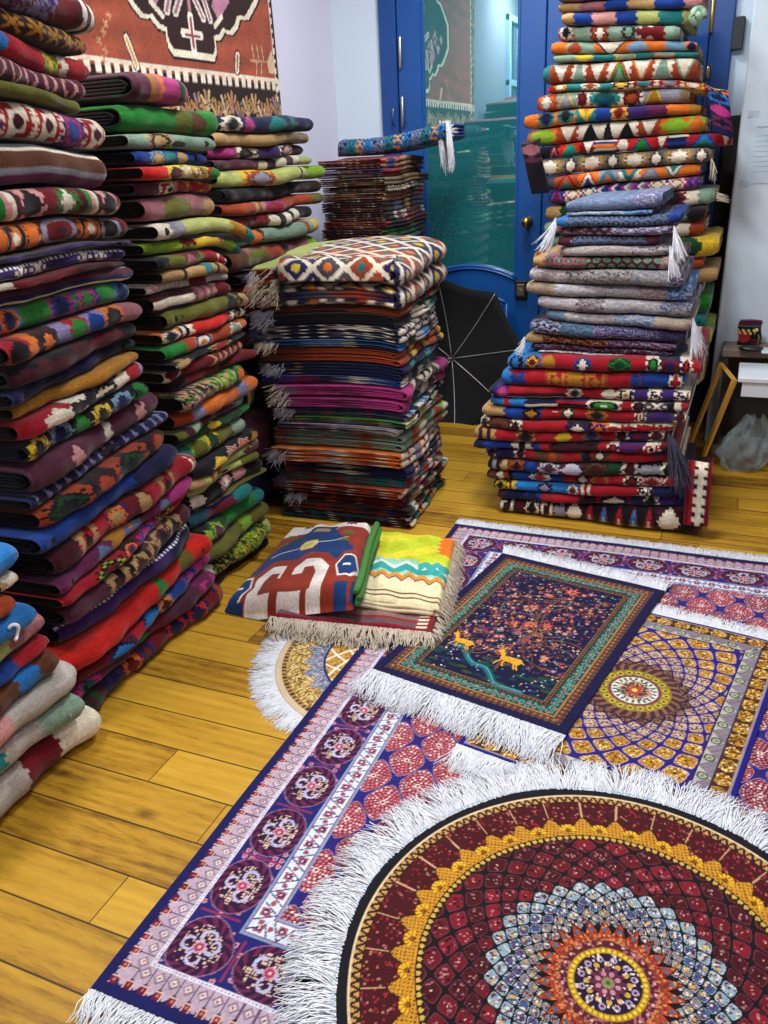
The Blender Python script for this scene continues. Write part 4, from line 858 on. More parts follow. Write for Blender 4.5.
    ang = -11*PI/180; o = slab('silk_rug', R, .005, SILK, zf=lambda X, Y: .001*np.sin(X*14+Y*9)); ca, sa = math.cos(ang), math.sin(ang)
    cx, cy = -.475, 2.117; o.location = (cx-(W/2*ca-L/2*sa), cy-(W/2*sa+L/2*ca), .0215); o.rotation_euler = (0, 0, ang)
    tag(o, 'dark navy silk rug with a flowering tree and yellow deer, lying topmost', 'rug', 'silk rugs spread on the floor')
    fringe_row(o, (0, 0, 0), (W, 0, 0), (.12, -1, 0), 1000, .115, .004, 45, clump=18, lift=.012); fringe_row(o, (0, L, 0), (W, L, 0), (0, 1, 0), 900, .075, .004, 46)
floral_rug()

def disc_mesh(name, Rad, q, colf, thick, mat, wobble=0.):
    nr = int(Rad/q); nt = int(2*PI*Rad/q/1.15); r = np.linspace(.0005, Rad, nr); th = np.linspace(0, 2*PI, nt, endpoint=False); RR, TT = np.meshgrid(r, th)
    wb = 1+wobble*(np.sin(TT*5+1)+.7*np.sin(TT*8+2)); X, Y = RR*wb*np.cos(TT), RR*wb*np.sin(TT); col = colf(RR, TT, RR*np.cos(TT), RR*np.sin(TT))
    V = np.stack([X, Y, np.full(X.shape, thick)+.0012*np.sin(X*13+Y*8)], -1); G = np.arange(nt*nr).reshape(nt, nr); Gn = np.roll(G, -1, 0)
    F = [np.stack([G[:, :-1], G[:, 1:], Gn[:, 1:], Gn[:, :-1]], -1).reshape(-1, 4)]
    low = V[:, -1].copy(); low[:, 2] = 0; b = nt*nr+np.arange(nt); F.append(np.stack([G[:, -1], b, np.roll(b, -1), Gn[:, -1]], -1))
    return mesh(name, np.concatenate([V.reshape(-1, 3), low]), np.concatenate(F), mat, None, np.concatenate([col.reshape(-1, 3), col[:, -1]]))
def ring_fringe(o, Rad, n, ln, seed, mat=YARN_W, z=.004, lift=.012, a0=0., a1=2*PI):
    rg = np.random.RandomState(seed); rts = []; ph = rg.rand(4)*6
    for i in range(n):
        t = a0+(a1-a0)*(i+rg.rand())/n; g = .30*math.sin(t*23+ph[0])+.25*math.sin(t*51+ph[1])+.3*(rg.rand()-.5)
        rts.append(((Rad*math.cos(t), Rad*math.sin(t), z*(.4+rg.rand())), (math.cos(t)-g*math.sin(t), math.sin(t)+g*math.cos(t), -.02), ln*(.75+.4*rg.rand())))
    return strands('fringe', rts, mat, o, r=.0017, seed=seed, lift=lift, curl=.25)

def round_colours(r, th, x, y):
    I = np.empty(r.shape+(3,)); put = lambda k, c: I.__setitem__(k, H_(c) if isinstance(c, str) else c)
    I[:] = H_('15101c'); sp = hsh(np.floor(x/.0042), np.floor(y/.0042)); sp2 = hsh(np.floor(x/.006), np.floor(y/.006), 3)
    k = (r < .451) & (r > .430); put(k, 'c49a5c'); put(k & (np.abs(((r-.430)/.021)-tri(th*150/(PI*2)*1.0)) < .3), '3a1c14'); put(np.abs(r-.451) < .0016, 'd9c6a0'); put(np.abs(r-.430) < .0018, '2a1410')
    # dark red panels
    NP = 34; s = (th*NP/(2*PI)) % 1-.5; wid = 2*PI*r/NP; k = (r < .430) & (r > .335); put(k, '4c0c16'); put(k & (sp < .08), '9a2c3a'); put(k & (sp > .965), 'b07a60')
    put(k & (np.abs(np.abs(s)-.5)*wid < .0016), 'c7a07c')
    edge = .364-.019*np.cos(s*2*PI)
    g = (r < edge) & (r > .335); put(g, 'c8922c'); put(g & (np.hypot((x/.0075) % 1-.5, (y/.0075) % 1-.5) < .26), '7a4a14'); put((np.abs(r-edge) < .0018) & k, '2a1a10')
    q = np.hypot(s*wid, r-.349); fl = (q < .0165) & (r > .347); put(fl, 'e3b82c'); put(fl & (np.sin(np.arctan2(r-.347, s*wid)*12) > .5), 'a86c10'); put((q < .006) & (r > .347), '8a5a10')
    k = (r < .336) & (r > .322); put(k, '241410'); put(k & (np.hypot(((th*150/(2*PI)) % 1-.5)*2*PI*r/150, r-.329) < .0048), 'c9aa54')
    # net of rounded drops growing outwards
    N = 30; cc = N/(2*PI)*1.22; m0 = np.log(np.maximum(r, .02)/.1)*cc; a, b = N*th/(2*PI)+m0, N*th/(2*PI)-m0; fa, fb = a-np.floor(a)-.5, b-np.floor(b)-.5; lx, ly = fa+fb, fa-fb
    cell = np.abs(lx)**1.28+np.abs(ly-.08*(1-lx*lx))**1.28; rc = .1*np.exp((np.floor(a)-np.floor(b))/2/cc); hue = hsh(np.floor(a), np.floor(b)); k = r < .322; put(k, '120810')
    red = np.where((hue < .4)[..., None], H_('6e1220'), np.where((hue < .75)[..., None], H_('4c0a18'), H_('84182a')))
    kk = k & (cell < .70) & (rc > .212); I[kk] = red[kk]; put(kk & (cell > .605), '74303e'); put(kk & (sp < .10) & (cell < .5), 'a8707a'); put(kk & (cell < .035), 'e0b49a'); put(kk & (sp2 > .9) & (cell < .6), '300812')
    kk = k & (cell < .69) & (rc <= .212) & (rc > .118); pal = np.where((rc < .148)[..., None], H_('8c7f7c'), np.where((rc < .182)[..., None], H_('465a86'), H_('8ca4b0'))); I[kk] = pal[kk]; put(kk & (cell > .60), '9fb4c0'); put(kk & (sp < .25) & (cell < .55), '6a2436'); put(kk & (sp > .85) & (cell < .6), 'd9cfc0'); put(kk & (sp2 < .08) & (cell < .5), 'c9a24c')
    # orange star
    N2 = 26; s = (th*N2/(2*PI)) % 1-.5; ed = .128-.030*np.abs(s)*2; k = r < ed; put(k, 'a8482c'); put(k & (sp < .3), '7a2a24'); put(k & (sp > .86), 'd88a50'); put((np.abs(r-ed) < .002), '1c0c10'); put(np.hypot(s*2*PI*.112/N2, r-.107) < .0042, '3f6f86')
    k = r < .092; put(k, '8a3c2c'); put(k & (sp < .4), 'c4824c'); k = r < .083; put(k, '5a1c34'); put(k & (sp < .25), 'a8646c'); put(k & (np.hypot(((th*24/(2*PI)) % 1-.5)*2*PI*r/24, r-.078) < .003), 'd0a890')
    k = r < .068; put(k, 'b08a1c'); put(k & (np.hypot(((th*40/(2*PI)) % 1-.5)*2*PI*r/40, r-.0625) < .0036), 'e0c43c')
    k = r < .0565; put(k, '2a1030'); put(k & (np.hypot(((th*12/(2*PI)) % 1-.5)*2*PI*r/12, r-.046) < .0062), 'a89ab8'); put(k & (np.hypot(((th*12/(2*PI)) % 1-.5)*2*PI*r/12, r-.046) < .003), '5a1c3c'); put(k & (np.hypot(((th*12/(2*PI)+.5) % 1-.5)*2*PI*r/12, r-.036) < .005), 'c9a43c'); put(k & (sp > .86), 'd8c8c0')
    k = r < .028*(1+.18*np.cos(th*12)); put(k, '6a2a48'); put(k & (np.hypot(((th*8/(2*PI)) % 1-.5)*2*PI*r/8, r-.018) < .0045), 'c08a96'); put(r < .010, '8f8a5c'); put(r < .005, '3c6a4a')
    ab = 1+.32*(hsh(np.floor(x/.003), np.floor(y/.003))-.5); return np.clip(I*ab[..., None], 0, 1)
o = disc_mesh('round_silk_rug', .475, .0023, round_colours, .006, SILK, .003); o.location = (-.073, 1.020, .0225); o.rotation_euler = (0, 0, .2)
tag(o, 'large round dark red silk rug with gold rim and white fringe', 'rug', 'silk rugs spread on the floor'); ring_fringe(o, .470, 5200, .098, 51)
mb = MB(); mb.tube([(.476*math.cos(t), .476*math.sin(t), .004) for t in np.linspace(0, 2*PI, 160)], .004, 6, cap=False); b_ = mb.build('bound_edge', plain('pale_blue_cord', '9fb8c8', .9, noise=.4, scale=300), o, True); b_['label'] = 'pale blue corded edge'

def small_round(r, th, x, y):
    I = np.empty(r.shape+(3,)); put = lambda k, c: I.__setitem__(k, H_(c)); I[:] = H_('cbb89a'); sp = hsh(np.floor(x/.005), np.floor(y/.005)); Rr = RS
    k = r < Rr-.020; put(k, '4a3320'); put(k & (np.sin(th*120) > 0), 'b08a50'); k = r < Rr-.034; put(k, 'a8863c'); put(k & (sp < .38), 'd8c48c'); put(k & (sp > .84), '6a4a20')
    s = (th*26/(2*PI)) % 1-.5; k = r < Rr-.095+.012*np.cos(s*2*PI); put(k, '8e95a4'); put(k & (sp < .35), '5a6a94'); put(k & (sp > .85), 'c9b0a4')
    k = r < Rr-.145; put(k, 'c9a24c'); N = 16; c = N/(2*PI); m0 = np.log(np.maximum(r, .02)/.1)*c; a, b = N*th/(2*PI)+m0, N*th/(2*PI)-m0; fa, fb = a-np.floor(a)-.5, b-np.floor(b)-.5; e = (.5-np.maximum(np.abs(fa), np.abs(fb)))*2*PI*r/N
    put(k & (sp < .4), '9a6a2c'); put(k & (e < .005), 'ece0cc'); put(np.abs(r-(Rr-.145)) < .003, '2a2a60'); return I
E3 = [on_z(p, .004)[:2] for p in ((281, 651), (276, 682), (304, 717))]
(ax_, ay_), (bx_, by_), (cx_, cy_) = E3; D_ = 2*(ax_*(by_-cy_)+bx_*(cy_-ay_)+cx_*(ay_-by_))
ux = ((ax_**2+ay_**2)*(by_-cy_)+(bx_**2+by_**2)*(cy_-ay_)+(cx_**2+cy_**2)*(ay_-by_))/D_; uy = ((ax_**2+ay_**2)*(cx_-bx_)+(bx_**2+by_**2)*(ax_-cx_)+(cx_**2+cy_**2)*(bx_-ax_))/D_
RS = math.hypot(ax_-ux, ay_-uy)
o = disc_mesh('round_silk_rug', RS, .0035, small_round, .004, SILK); o.location = (ux, uy, .001)
tag(o, 'small round gold and cream silk rug, mostly hidden under the large plum rug', 'rug', 'silk rugs spread on the floor'); ring_fringe(o, RS-.004, 1500, .075, 52, z=.002, lift=.003, a0=1.9, a1=4.35)

# ------------------------------------------------------------------ folded kilims on the floor in front of the middle stack
def soft(name, R, top, thick, mat, parent=None, round_=.05, bulge=.02, zb=0.):
    """A thick folded cloth: R is its face, top = four corner points (near-left, near-right, far-right, far-left) of the upper face in room space."""
    ny, nx = R.ny, R.nx; u = np.linspace(0, 1, nx); v = np.linspace(0, 1, ny); U, V_ = np.meshgrid(u, v); P = [np.array(p, float) for p in top]
    B = (1-U)[..., None]*(1-V_)[..., None]*P[0]+U[..., None]*(1-V_)[..., None]*P[1]+U[..., None]*V_[..., None]*P[2]+(1-U)[..., None]*V_[..., None]*P[3]
    du = np.minimum(U, 1-U)*R.w; dv = np.minimum(V_, 1-V_)*R.h; e = lambda d: np.sqrt(np.clip(1-(1-np.clip(d/round_, 0, 1))**2, 0, 1))
    f = e(du)*e(dv); B[..., 2] = B[..., 2]-thick*(1-f)+bulge*np.sin(U*PI)*np.sin(V_*PI)+.003*np.sin(U*19+V_*7)*f
    low = B.copy(); low[..., 2] = B[..., 2]*0+np.maximum(zb, (1-U)*(1-V_)*(P[0][2]-thick)+U*(1-V_)*(P[1][2]-thick)+U*V_*(P[2][2]-thick)+(1-U)*V_*(P[3][2]-thick))
    G = np.arange(nx*ny).reshape(ny, nx); F = [np.stack([G[:-1, :-1], G[:-1, 1:], G[1:, 1:], G[1:, :-1]], -1).reshape(-1, 4)]
    ring = np.concatenate([G[0, :-1], G[:-1, -1], G[-1, :0:-1], G[:0:-1, 0]]); lw = low.reshape(-1, 3)[ring]; b = nx*ny+np.arange(len(ring)); F.append(np.stack([ring, b, np.roll(b, -1), np.roll(ring, -1)], -1))
    col = np.concatenate([R.I.reshape(-1, 3), R.I.reshape(-1, 3)[ring]]); return mesh(name, np.concatenate([B.reshape(-1, 3), lw]), np.concatenate(F), mat, parent, col)

def striped_folded():
    # lowest: grey and burgundy kilim, cream fringe towards the camera
    R = Ras(.56, .46, .004, 'e'); X, Y = R.X, R.Y; R.put(Y >= 0, H_('8a7268')); R.put(Y < .030, H_('8a1c34')); R.put((Y > .03) & (Y < .06), H_('6a5a5c')); R.put((Y > .06) & (Y < .075), H_('a01e30')); R.put(X > .50, H_('8e1c30')); R.put((X > .5) & (np.sin(Y/.012*PI) > .2) & (X < .535), H_('efe0c8')); R.grain(.2)
    c = [on_z(p, z) for p, z in (((270, 616), .050), ((432, 632), .050), ((452, 575), .05), ((322, 560), .05))]
    o = soft('folded_kilim', R, c, .05, WOOL, round_=.018, bulge=.004, zb=.012); tag(o, 'grey and burgundy folded kilim with thick cream fringe, under the blue kilim on the floor', 'kilim', 'folded kilims on the floor')
    a, b = np.array(c[0]), np.array(c[1]); out = np.array([.12, -1, 0]); rg = np.random.RandomState(8); rts = []
    for lay, (zz, n) in enumerate(((.048, 330), (.022, 300))):
        for i in range(n):
            t = (i+rg.rand())/n; p = a+(b-a)*t; p[2] = zz+.004*rg.rand()-.0; g = .35*math.sin(t*40+lay*2)+.5*(rg.rand()-.5)
            rts.append((p+np.array([.02*lay, -.004, 0]), (.12+g, -1, -.50 if lay == 0 else -.22), (.052 if lay == 0 else .06)*(.75+.45*rg.rand())))
    a2, b2 = np.array(c[1]), np.array(c[2])
    for i in range(110):
        p = a2+(b2-a2)*(i+rg.rand())/110; p[2] = .03+.02*rg.rand(); rts.append((p, (1, -.35+.5*(rg.rand()-.5), -.55), .04*(.7+.5*rg.rand())))
    strands('fringe', rts, YARN_C, o, r=.0026, seed=9, lift=.006, curl=.3)
    # yellow green kilim
    R = Ras(.40, .44, .0036, 'x'); X, Y = R.X, R.Y; R.put(Y >= 0, H_('e8dcb4'))
    R.put(Y > .235, H_('c4d030')); R.put((Y > .235) & (np.sin(Y/.02+np.sin(X*14)*2) > .35), H_('e0d63c')); R.put((Y > .30) & (Y < .345) & (np.abs(X-.02-.05*tri(Y/.05)) < .035), H_('d86a20')); R.put((Y > .30) & (np.abs(X-.37) < .02+.02*tri(Y/.03)), H_('e07a20')); R.put(Y > .425, H_('d9a070')); R.put((Y > .425) & (np.sin(X/.02*PI) > 0), H_('5a8a8c'))
    e1 = .235+.016*(tri(X/.05)-.5); R.put((Y < e1) & (Y > .150), H_('9fd8c4')); zz = tri(X/.11); R.put((Y < e1) & (Y > .15) & (np.abs(Y-.195-.03*(zz-.5)) < .016), H_('e9ead4')); R.put((Y < .18+.03*zz) & (Y > .15+.02*zz), H_('2fa6a0')); R.put((Y < e1) & (X > .27) & (Y > .17+.04*tri(X/.05)), H_('46b0a8'))
    e2 = .118+.024*tri(X/.06); R.put((Y < e2+.022) & (Y > e2), H_('e89a30')); R.put((Y < e2) & (Y > e2-.007), H_('4a4a78')); R.put((Y < .075), H_('e6d8b0')); R.put((Y < .06) & (np.sin(Y/.011*PI) > .55), H_('6a4a34')); R.grain(.16)
    c = [on_z(p, z) for p, z in (((352, 596), .085), ((440, 608), .080), ((456, 536), .085), ((364, 527), .09))]
    o = soft('folded_kilim', R, c, .034, WOOL, round_=.022, bulge=.008, zb=.05); tag(o, 'yellow and lime folded kilim with turquoise zigzag, beside the blue folded kilim', 'kilim', 'folded kilims on the floor')
    a2, b2 = np.array(c[1]), np.array(c[2]); rts = []
    for i in range(260):
        t = (i+rg.rand())/260; p = a2+(b2-a2)*t; p[2] = .055+.02*rg.rand(); rts.append((p, (1, -.2+.7*(rg.rand()-.5), -1.1), .055*(.7+.5*rg.rand())))
    strands('fringe', rts, YARN_C, o, r=.0019, seed=10, lift=.006)
    # cream layers that show below it
    mb = MB(); q0, q1 = np.array(c[0]), np.array(c[1])
    for k in range(2):
        z = .060+.011*k; mb.tube([(q0*(1-t)+q1*t)*np.array([1, 1, 0])+np.array([-.02+.0*k, -.012+.006*k, z+.003*math.sin(t*9+k)]) for t in np.linspace(0, 1, 12)], .0068, 8)
    mb.build('folded_edge', plain('cream_wool', 'd8c8a4', .95, noise=.25, scale=120), o, True)['label'] = 'cream folded edge'
    # big blue and rust kilim, folded thick
    R = Ras(.52, .58, .0034, 'w'); X, Y = R.X/.52, R.Y/.58; q = .012; Xs, Ys = np.floor(X/q)*q, np.floor(Y/q)*q
    rust, blue, crm, grn = H_('9a3a26'), H_('1a4278'), H_('ece4dc'), H_('4a7a3c'); R.put(Y > -1, crm)
    for (cx, s) in ((.30, 1), (.78, 1)): R.disc(cx*.52, .93*.58, .045, blue, .034, 0, 8, .18); R.disc(cx*.52, .93*.58, .02, rust)
    R.disc(.55*.52, .92*.58, .05, H_('d8b464'), .022, .2, 6, .2); R.disc(.98*.52, .95*.58, .03, grn, .02)
    jag = .018*tri(Ys/.045)
    R.put((Ys < .84) & (Xs > .60+jag+.20*np.abs(Ys-.72)*2), rust); R.put((Ys < .86-.12*(1-Xs)) & (Xs < .36-jag-.12*(Ys-.6)), rust)
    R.put((Ys < .86) & (np.abs(Xs-.50) < .15+.26*np.clip((.80-Ys)/.30, 0, 1)-.02*tri(Ys/.05)) & (Ys > .32), blue); R.put((Ys < .34) & (Ys > .0), blue)
    for sx in (.80, .20):   # green blocks in the rust wedges
        R.put((np.abs(X-sx) < .05) & (np.abs(Y-.74) < .02), grn); R.put((np.abs(X-sx+.02) < .05) & (np.abs(Y-.63) < .018), grn)
    R.put((np.abs(X-.50) < .09-.02*tri(Ys/.03)) & (np.abs(Y-.80) < .035) & (np.sin(Y/.011*PI) > -.2), H_('d0b45c'))
    R.put((np.abs(X-.48) < .085-.025*(np.abs(Ys-.56)/.06)) & (np.abs(Y-.56) < .06), H_('e2c878')); R.line([(.17*.52, .47*.58), (.82*.52, .66*.58)], .004, crm); R.disc(.48*.52, .56*.58, .03, H_('e2c878'), .022, .3); R.line([(.45*.52, .55*.58), (.51*.52, .57*.58)], .004, H_('6a4a20'))
    def hook(cx, cy, s, fl):
        P_ = lambda L_: [((cx+fl*a*s)*.52, (cy+b*s)*.58) for a, b in L_]
        R.poly(P_([(-.20, -.2), (-.2, .10), (-.08, .2), (.10, .2), (.2, .10), (.2, -.2)]), rust); R.poly(P_([(-.13, -.2), (-.13, .06), (-.05, .13), (.07, .13), (.13, .06), (.13, 0), (.05, .0), (.05, .05), (-.02, .05), (-.05, .0), (-.05, -.2)]), crm)
    hook(.33, .18, 1.05, 1); hook(.62, .22, 1.10, -1); R.put((Ys < .06) & (Xs > .2) & (Xs < .74), crm); R.put((Ys < .10) & (Xs > .36) & (Xs < .44), rust); R.put((Ys < .07) & (Xs > .60) & (Xs < .66), rust)
    for cx, cy in ((.09, .14), (.90, .30)):
        P_ = lambda L_, s: [((cx+a*s)*.52, (cy+b*s)*.58) for a, b in L_]; hx = [(-.10, 0), (-.05, .13), (.05, .13), (.10, 0), (.05, -.13), (-.05, -.13)]
        R.poly(P_(hx, 1.25), rust); R.poly(P_(hx, .95), crm); R.poly(P_(hx, .80), blue); R.put((np.abs(X-cx) < .03) & (np.abs(Y-cy) < .012), crm)
    R.put((np.abs(X-.90) < .07) & (Y < .16), rust); R.put((np.abs(X-.9) < .045) & (Y < .11), blue); R.put((np.abs(X-.09) < .09) & (Y < .035), blue); R.grain(.15)
    c = [on_z(p, z) for p, z in (((218, 604), .035), ((352, 588), .172), ((374, 517), .182), ((292, 524), .09))]
    o = soft('folded_kilim', R, c, .075, WOOL, round_=.05, bulge=.025, zb=.0)
    tag(o, 'thick folded kilim with blue and rust red hooked design, leaning on the left stacks', 'kilim', 'folded kilims on the floor')
    mb = MB(); q0, q1 = np.array(c[1]), np.array(c[2])
    for k in range(3):
        mb.tube([(q0*(1-t)+q1*t)+np.array([.010+.010*math.sin(t*7+k)*.4+.006*(k == 1), 0, -.018-.023*k+.004*math.sin(t*6+k)]) for t in np.linspace(.02, .98, 20)], [.010]+[.012]*18+[.010], 8, flat=1.)
    mb.build('folded_edge', plain('green_wool', '3f7a34', .95, noise=.35, scale=140, bump=.4), o, True)['label'] = 'green folded side edge'
striped_folded()
# ------------------------------------------------------------------ room shell
WX, BY, CZ = -2.12, 4.45, 2.75
def floor_mat():
    mt, nt, b = new_mat('oak_boards'); L = nt.links.new; tc = nd(nt, 'ShaderNodeTexCoord'); sp = nd(nt, 'ShaderNodeSeparateXYZ'); L(tc.outputs['Object'], sp.inputs[0])
    def M(op, a, b_=None, c=None):
        n = nd(nt, 'ShaderNodeMath', operation=op)
        for i, v in enumerate((a, b_, c)):
            if v is None: continue
            if isinstance(v, (int, float)): n.inputs[i].default_value = v
            else: L(v, n.inputs[i])
        return n.outputs[0]
    x, y = sp.outputs[0], sp.outputs[1]; wd = .1238
    ry = M('DIVIDE', M('SUBTRACT', y, .69), wd); row = M('FLOOR', ry); fy = M('SUBTRACT', ry, row)
    wn = nd(nt, 'ShaderNodeTexWhiteNoise', noise_dimensions='1D'); L(row, wn.inputs['W'])
    cx = M('DIVIDE', M('ADD', x, M('MULTIPLY', wn.outputs[0], 7.)), 1.15); col = M('FLOOR', cx); fx = M('SUBTRACT', cx, col)
    wn2 = nd(nt, 'ShaderNodeTexWhiteNoise', noise_dimensions='2D'); cb = nd(nt, 'ShaderNodeCombineXYZ'); L(row, cb.inputs[0]); L(col, cb.inputs[1]); L(cb.outputs[0], wn2.inputs['Vector'])
    # grain stretched along the boards, shifted per board
    gv = nd(nt, 'ShaderNodeCombineXYZ'); L(M('ADD', M('MULTIPLY', x, 1.4), M('MULTIPLY', wn2.outputs[0], 40.)), gv.inputs[0]); L(M('MULTIPLY', y, 9.), gv.inputs[1]); L(M('MULTIPLY', wn2.outputs[0], 17.), gv.inputs[2])
    g1 = nd(nt, 'ShaderNodeTexNoise', Scale=2.2, Detail=6., Roughness=.6, Distortion=.6); L(gv.outputs[0], g1.inputs['Vector'])
    g2 = nd(nt, 'ShaderNodeTexNoise', Scale=16., Detail=4., Roughness=.65); L(gv.outputs[0], g2.inputs['Vector'])
    wv = nd(nt, 'ShaderNodeTexWave', wave_type='BANDS', bands_direction='Y', Scale=1.1, Distortion=9., Detail=3.); wv.inputs['Detail Scale'].default_value = .8; L(gv.outputs[0], wv.inputs['Vector'])
    tone = M('ADD', M('ADD', M('MULTIPLY', g1.outputs[0], .62), M('MULTIPLY', g2.outputs[0], .34)), M('MULTIPLY', wv.outputs['Fac'], .09))
    tone = M('ADD', tone, M('MULTIPLY', M('SUBTRACT', wn2.outputs[0], .5), .30))
    cr = nd(nt, 'ShaderNodeValToRGB'); L(tone, cr.inputs[0]); el = cr.color_ramp.elements; el[0].position = .30; el[1].position = .86
    el[0].color = (*lin('6e470a'), 1); el[1].color = (*lin('cfa232'), 1); e = el.new(.5); e.color = (*lin('ae821e'), 1)
    # knots and scratches
    kv = nd(nt, 'ShaderNodeCombineXYZ'); L(M('MULTIPLY', x, 1.6), kv.inputs[0]); L(M('MULTIPLY', y, 3.6), kv.inputs[1]); vo = nd(nt, 'ShaderNodeTexVoronoi', Scale=1.9); L(kv.outputs[0], vo.inputs['Vector'])
    kn = nd(nt, 'ShaderNodeMapRange'); L(M('ADD', vo.outputs['Distance'], M('MULTIPLY', g2.outputs[0], .05)), kn.inputs[0])
    for k, v in (('From Min', .05), ('From Max', .15), ('To Min', .65), ('To Max', 0.)): kn.inputs[k].default_value = v
    mx = nd(nt, 'ShaderNodeMix', data_type='RGBA'); L(kn.outputs[0], mx.inputs[0]); L(cr.outputs[0], mx.inputs[6]); mx.inputs[7].default_value = (*lin('3c1f08'), 1)
    gap = M('MAXIMUM', M('LESS_THAN', M('MULTIPLY', M('MINIMUM', fy, M('SUBTRACT', 1., fy)), wd), .0021), M('LESS_THAN', M('MULTIPLY', M('MINIMUM', fx, M('SUBTRACT', 1., fx)), 1.15), .0013))
    m2 = nd(nt, 'ShaderNodeMix', data_type='RGBA'); L(M('MULTIPLY', gap, .9), m2.inputs[0]); L(mx.outputs[2], m2.inputs[6]); m2.inputs[7].default_value = (*lin('2a1704'), 1)
    L(m2.outputs[2], b.inputs['Base Color']); rr = nd(nt, 'ShaderNodeMapRange'); L(g2.outputs[0], rr.inputs[0]); rr.inputs['To Min'].default_value = .38; rr.inputs['To Max'].default_value = .62; L(rr.outputs[0], b.inputs['Roughness'])
    b.inputs['Specular IOR Level'].default_value = .35
    bp = nd(nt, 'ShaderNodeBump', Strength=.35, Distance=.0015); L(M('SUBTRACT', M('MULTIPLY', tone, .5), M('MULTIPLY', gap, 1.5)), bp.inputs['Height']); L(bp.outputs[0], b.inputs['Normal'])
    return mt
FLOORM = floor_mat(); WALLM = plain('lavender_plaster', 'dcd8e6', .9, noise=.03, scale=6, bump=.1); WALLB = plain('pale_blue_plaster', 'cfdfea', .9, noise=.03, scale=6, bump=.1)
CEIL = plain('white_ceiling', 'e8e8ea', .95, noise=.02)
struct(MB().box(WX-.1, 1.9, -1.4, BY+.15, -.08, 0).build('floor', FLOORM))
struct(MB().box(WX-.1, 1.9, -1.4, BY+.15, CZ, CZ+.08).build('ceiling', CEIL))
struct(MB().box(WX-.1, WX, -1.4, BY+.15, 0, CZ).build('wall_left', WALLM))
struct(MB().box(WX, WX+.006, -1.3, 1.93, 0, CZ).build('trim_2', plain('grey_blue_plaster', '76869c', .9, noise=.06, scale=4, bump=.1)))
struct(MB().box(1.8, 1.9, -1.4, BY+.15, 0, CZ).build('wall_right', WALLM))
struct(MB().box(WX, 1.8, -1.4, -1.3, 0, CZ).build('wall_front', WALLM))
mb = MB().box(WX, -1.845, BY, BY+.15, 0, CZ); mb.box(-.150, 1.8, BY, BY+.15, 0, CZ); mb.box(-1.845, -.150, BY, BY+.15, 2.42, CZ); struct(mb.build('wall_back', WALLB))
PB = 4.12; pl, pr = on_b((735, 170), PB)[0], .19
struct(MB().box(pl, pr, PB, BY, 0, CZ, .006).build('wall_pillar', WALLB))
struct(MB().box(-.148, pl+.02, BY-.02, BY, 0, 1.46, .003).box(pl-.004, pl, PB+.01, BY-.02, 0, 1.46).build('wall_shade_1', plain('painted_wall_shade', '2a2622', .7, noise=.2)))  # dark brown board stands in for shade on the wall beside the pillar
# ---- the blue double door
BLUE = plain('blue_gloss_paint', '114f96', .35, noise=.10, scale=5, coat=.2); BLUED = plain('blue_frame_paint', '0f4488', .4, noise=.1, scale=5)
BRASS = plain('brass', 'b8954a', .3, 1., noise=.1); STEEL = plain('dull_nickel', 'b8b4a8', .35, 1., noise=.1); IRON = plain('dark_lock_metal', '3a3630', .45, .8, noise=.2)
door = struct(empty('door_1', (0, BY, 0)))
def dpart(mb, n, mat, par=None, lab=None, smooth=False):
    o = mb.build(n, mat, par or door, smooth)
    if lab: o['label'] = lab
    return o
mb = MB().box(-1.845, -1.752, -.03, .12, 0, 2.42, .006).box(-.245, -.150, -.03, .12, 0, 2.42, .006).box(-1.752, -.245, -.03, .12, 2.32, 2.42, .006); dpart(mb, 'door_frame', BLUED)
def glass_mat():
    mt, nt, b = new_mat('tinted_mirror_glass'); L = nt.links.new; out = nt.nodes['Material Output']
    b.inputs['Base Color'].default_value = (*lin('2a868c'), 1); b.inputs['Roughness'].default_value = .06; b.inputs['Metallic'].default_value = 0; b.inputs['Specular IOR Level'].default_value = .5
    gl = nd(nt, 'ShaderNodeBsdfGlossy'); gl.inputs['Color'].default_value = (.80, .92, .95, 1); gl.inputs['Roughness'].default_value = .012
    tc = nd(nt, 'ShaderNodeTexCoord'); no = nd(nt, 'ShaderNodeTexNoise', Scale=3., Detail=2.); L(tc.outputs['Object'], no.inputs['Vector']); bp = nd(nt, 'ShaderNodeBump', Strength=.03, Distance=.01); L(no.outputs[0], bp.inputs['Height']); L(bp.outputs[0], gl.inputs['Normal'])
    ms = nd(nt, 'ShaderNodeMixShader'); ms.inputs[0].default_value = .50; L(b.outputs[0], ms.inputs[1]); L(gl.outputs[0], ms.inputs[2]); L(ms.outputs[0], out.inputs['Surface']); return mt
GLASS = glass_mat()
